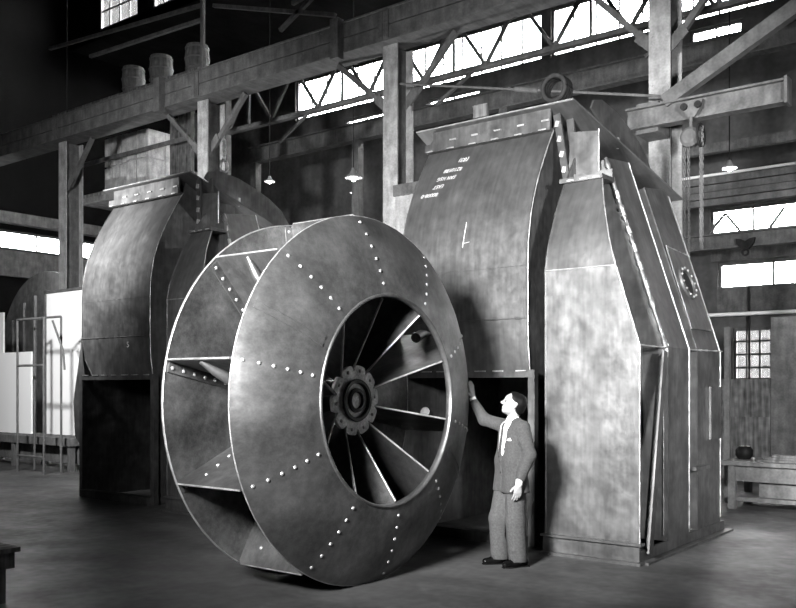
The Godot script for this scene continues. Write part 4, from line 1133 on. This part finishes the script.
	var jk = cloth.call("jacket", M.suit, [
		[V.call(.085, 1.38, -.055), V.call(.085, 1.10, -.03), .112, .115, .08, 0], [V.call(-.085, 1.38, -.055), V.call(-.085, 1.10, -.03), .112, .115, .08, 0],
		[V.call(.085, 1.06, -.03), V.call(.105, .74, -.035), .118, .146, .08, 0], [V.call(-.085, 1.06, -.03), V.call(-.105, .74, -.03), .118, .146, .08, 0],
		[V.call(.05, 1.475, -.07), V.call(.175, 1.43, -.07), .058, .070, .05, 0], [V.call(-.05, 1.475, -.06), V.call(-.175, 1.43, -.055), .058, .070, .05, 0],
		[shl, ell, .074, .064, .03, 0], [ell, wrl + Vector3(-.005, .055, -.02), .064, .052, .03, 0],
		[shr, elr, .074, .064, .03, 0], [elr, wrr - Vector3(-.018, .045, .01), .064, .050, .03, 0],
		[V.call(.22, 1.30, -.04), V.call(.26, 1.24, -.06), .03, .02, .04, 0], [V.call(.29, 1.12, -.06), V.call(.25, 1.06, -.03), .022, .018, .04, 0], [V.call(.2, 1.02, -.1), V.call(.28, 1.0, .0), .02, .02, .04, 0],
		[V.call(0, 1.56, .03), V.call(0, 1.12, .105), .072, .012, .012, 1],
		[V.call(.066, 1.49, -.01), V.call(.02, 1.12, .098), .012, .012, .012, 0], [V.call(-.066, 1.49, -.01), V.call(-.02, 1.12, .098), .012, .012, .012, 0],
		[V.call(.105, 1.37, .045), V.call(.03, 1.13, .094), .007, .008, .02, 0], [V.call(-.105, 1.37, .045), V.call(-.03, 1.13, .094), .007, .008, .02, 0],
		[V.call(.02, 1.11, .1), V.call(.02, .77, .10), .012, .012, .02, 0],
		[V.call(-.04, .80, .13), V.call(-.02, .74, .14), .03, .05, .02, 1],
		[V.call(0, .765, 0), V.call(0, -1, 0), 0, 0, .01, 2]], .0125)
	var g := Geo.new(); g.prism(PackedVector2Array([Vector2(-.03, 0), Vector2(.03, 0), Vector2(.012, .03), Vector2(-.012, .022)]), Vector3(.13, 1.30, .052), Vector3(1, 0, -.35).normalized(), Vector3.UP, Vector3(.1, 0, .3).normalized() * .012)
	put("pocket_square", g.mesh(), M.shirt, jk)
	for y in [1.08, .97]:
		g = Geo.new(); g.ball(Vector3(.03, y, .112), Vector3(.012, .012, .006), 10, 6); put("button", g.mesh(), M.tie, jk)
	cloth.call("trousers", M.trousers, [
		[V.call(.08, .96, -.03), V.call(.095, .84, -.03), .10, .108, .05, 0], [V.call(-.08, .96, -.03), V.call(-.095, .84, -.02), .10, .108, .05, 0],
		[V.call(.10, .84, -.03), kl, .108, .100, .03, 0], [kl, al + Vector3(0, 0, 0), .104, .096, .03, 0],
		[V.call(-.10, .84, -.02), kr, .108, .100, .03, 0], [kr, ar, .104, .096, .03, 0],
		[V.call(.13, .75, .07), V.call(.12, .12, .03), .012, .014, .02, 0], [V.call(-.1, .75, .09), V.call(-.1, .12, .135), .012, .014, .02, 0],
		[V.call(.16, .46, -.1), V.call(.08, .5, .04), .012, .012, .03, 0], [V.call(.15, .18, .02), V.call(.06, .16, .02), .016, .012, .03, 0], [V.call(.0, .3, 0), V.call(.0, .75, -.01), .03, .005, .02, 1],
		[V.call(0, .055, 0), V.call(0, -1, 0), 0, 0, .01, 2]], .0125)
	for f in [[.10, -.06], [-.105, .045]]:
		var x: float = f[0]; var z: float = f[1]; var sp := signf(x) * .02
		cloth.call("shoe", M.shoe, [[V.call(x, .05, z - .07), V.call(x + sp * .4, .05, z + .04), .046, .048, .03, 0], [V.call(x, .045, z + .03), V.call(x + sp, .03, z + .155), .046, .036, .03, 0],
			[V.call(x, .09, z - .03), V.call(x, .06, z), .05, .05, .02, 0], [V.call(x, .004, 0), V.call(x, -1, 0) * Vector3(0, 1, 0), 0, 0, .01, 2]], .008)
		g = Geo.new()
		g.prism(PackedVector2Array([Vector2(x - .045, z - .115), Vector2(x + .045, z - .115), Vector2(x + .048, z - .02), Vector2(x + .05 + sp, z + .10), Vector2(x + .025 + sp, z + .185), Vector2(x - .025 + sp, z + .185), Vector2(x - .05 + sp, z + .10), Vector2(x - .048, z - .02)]), Vector3.ZERO, Vector3.RIGHT, Vector3.BACK, Vector3(0, .012, 0))
		put("sole", g.mesh(), M.rubber, t)
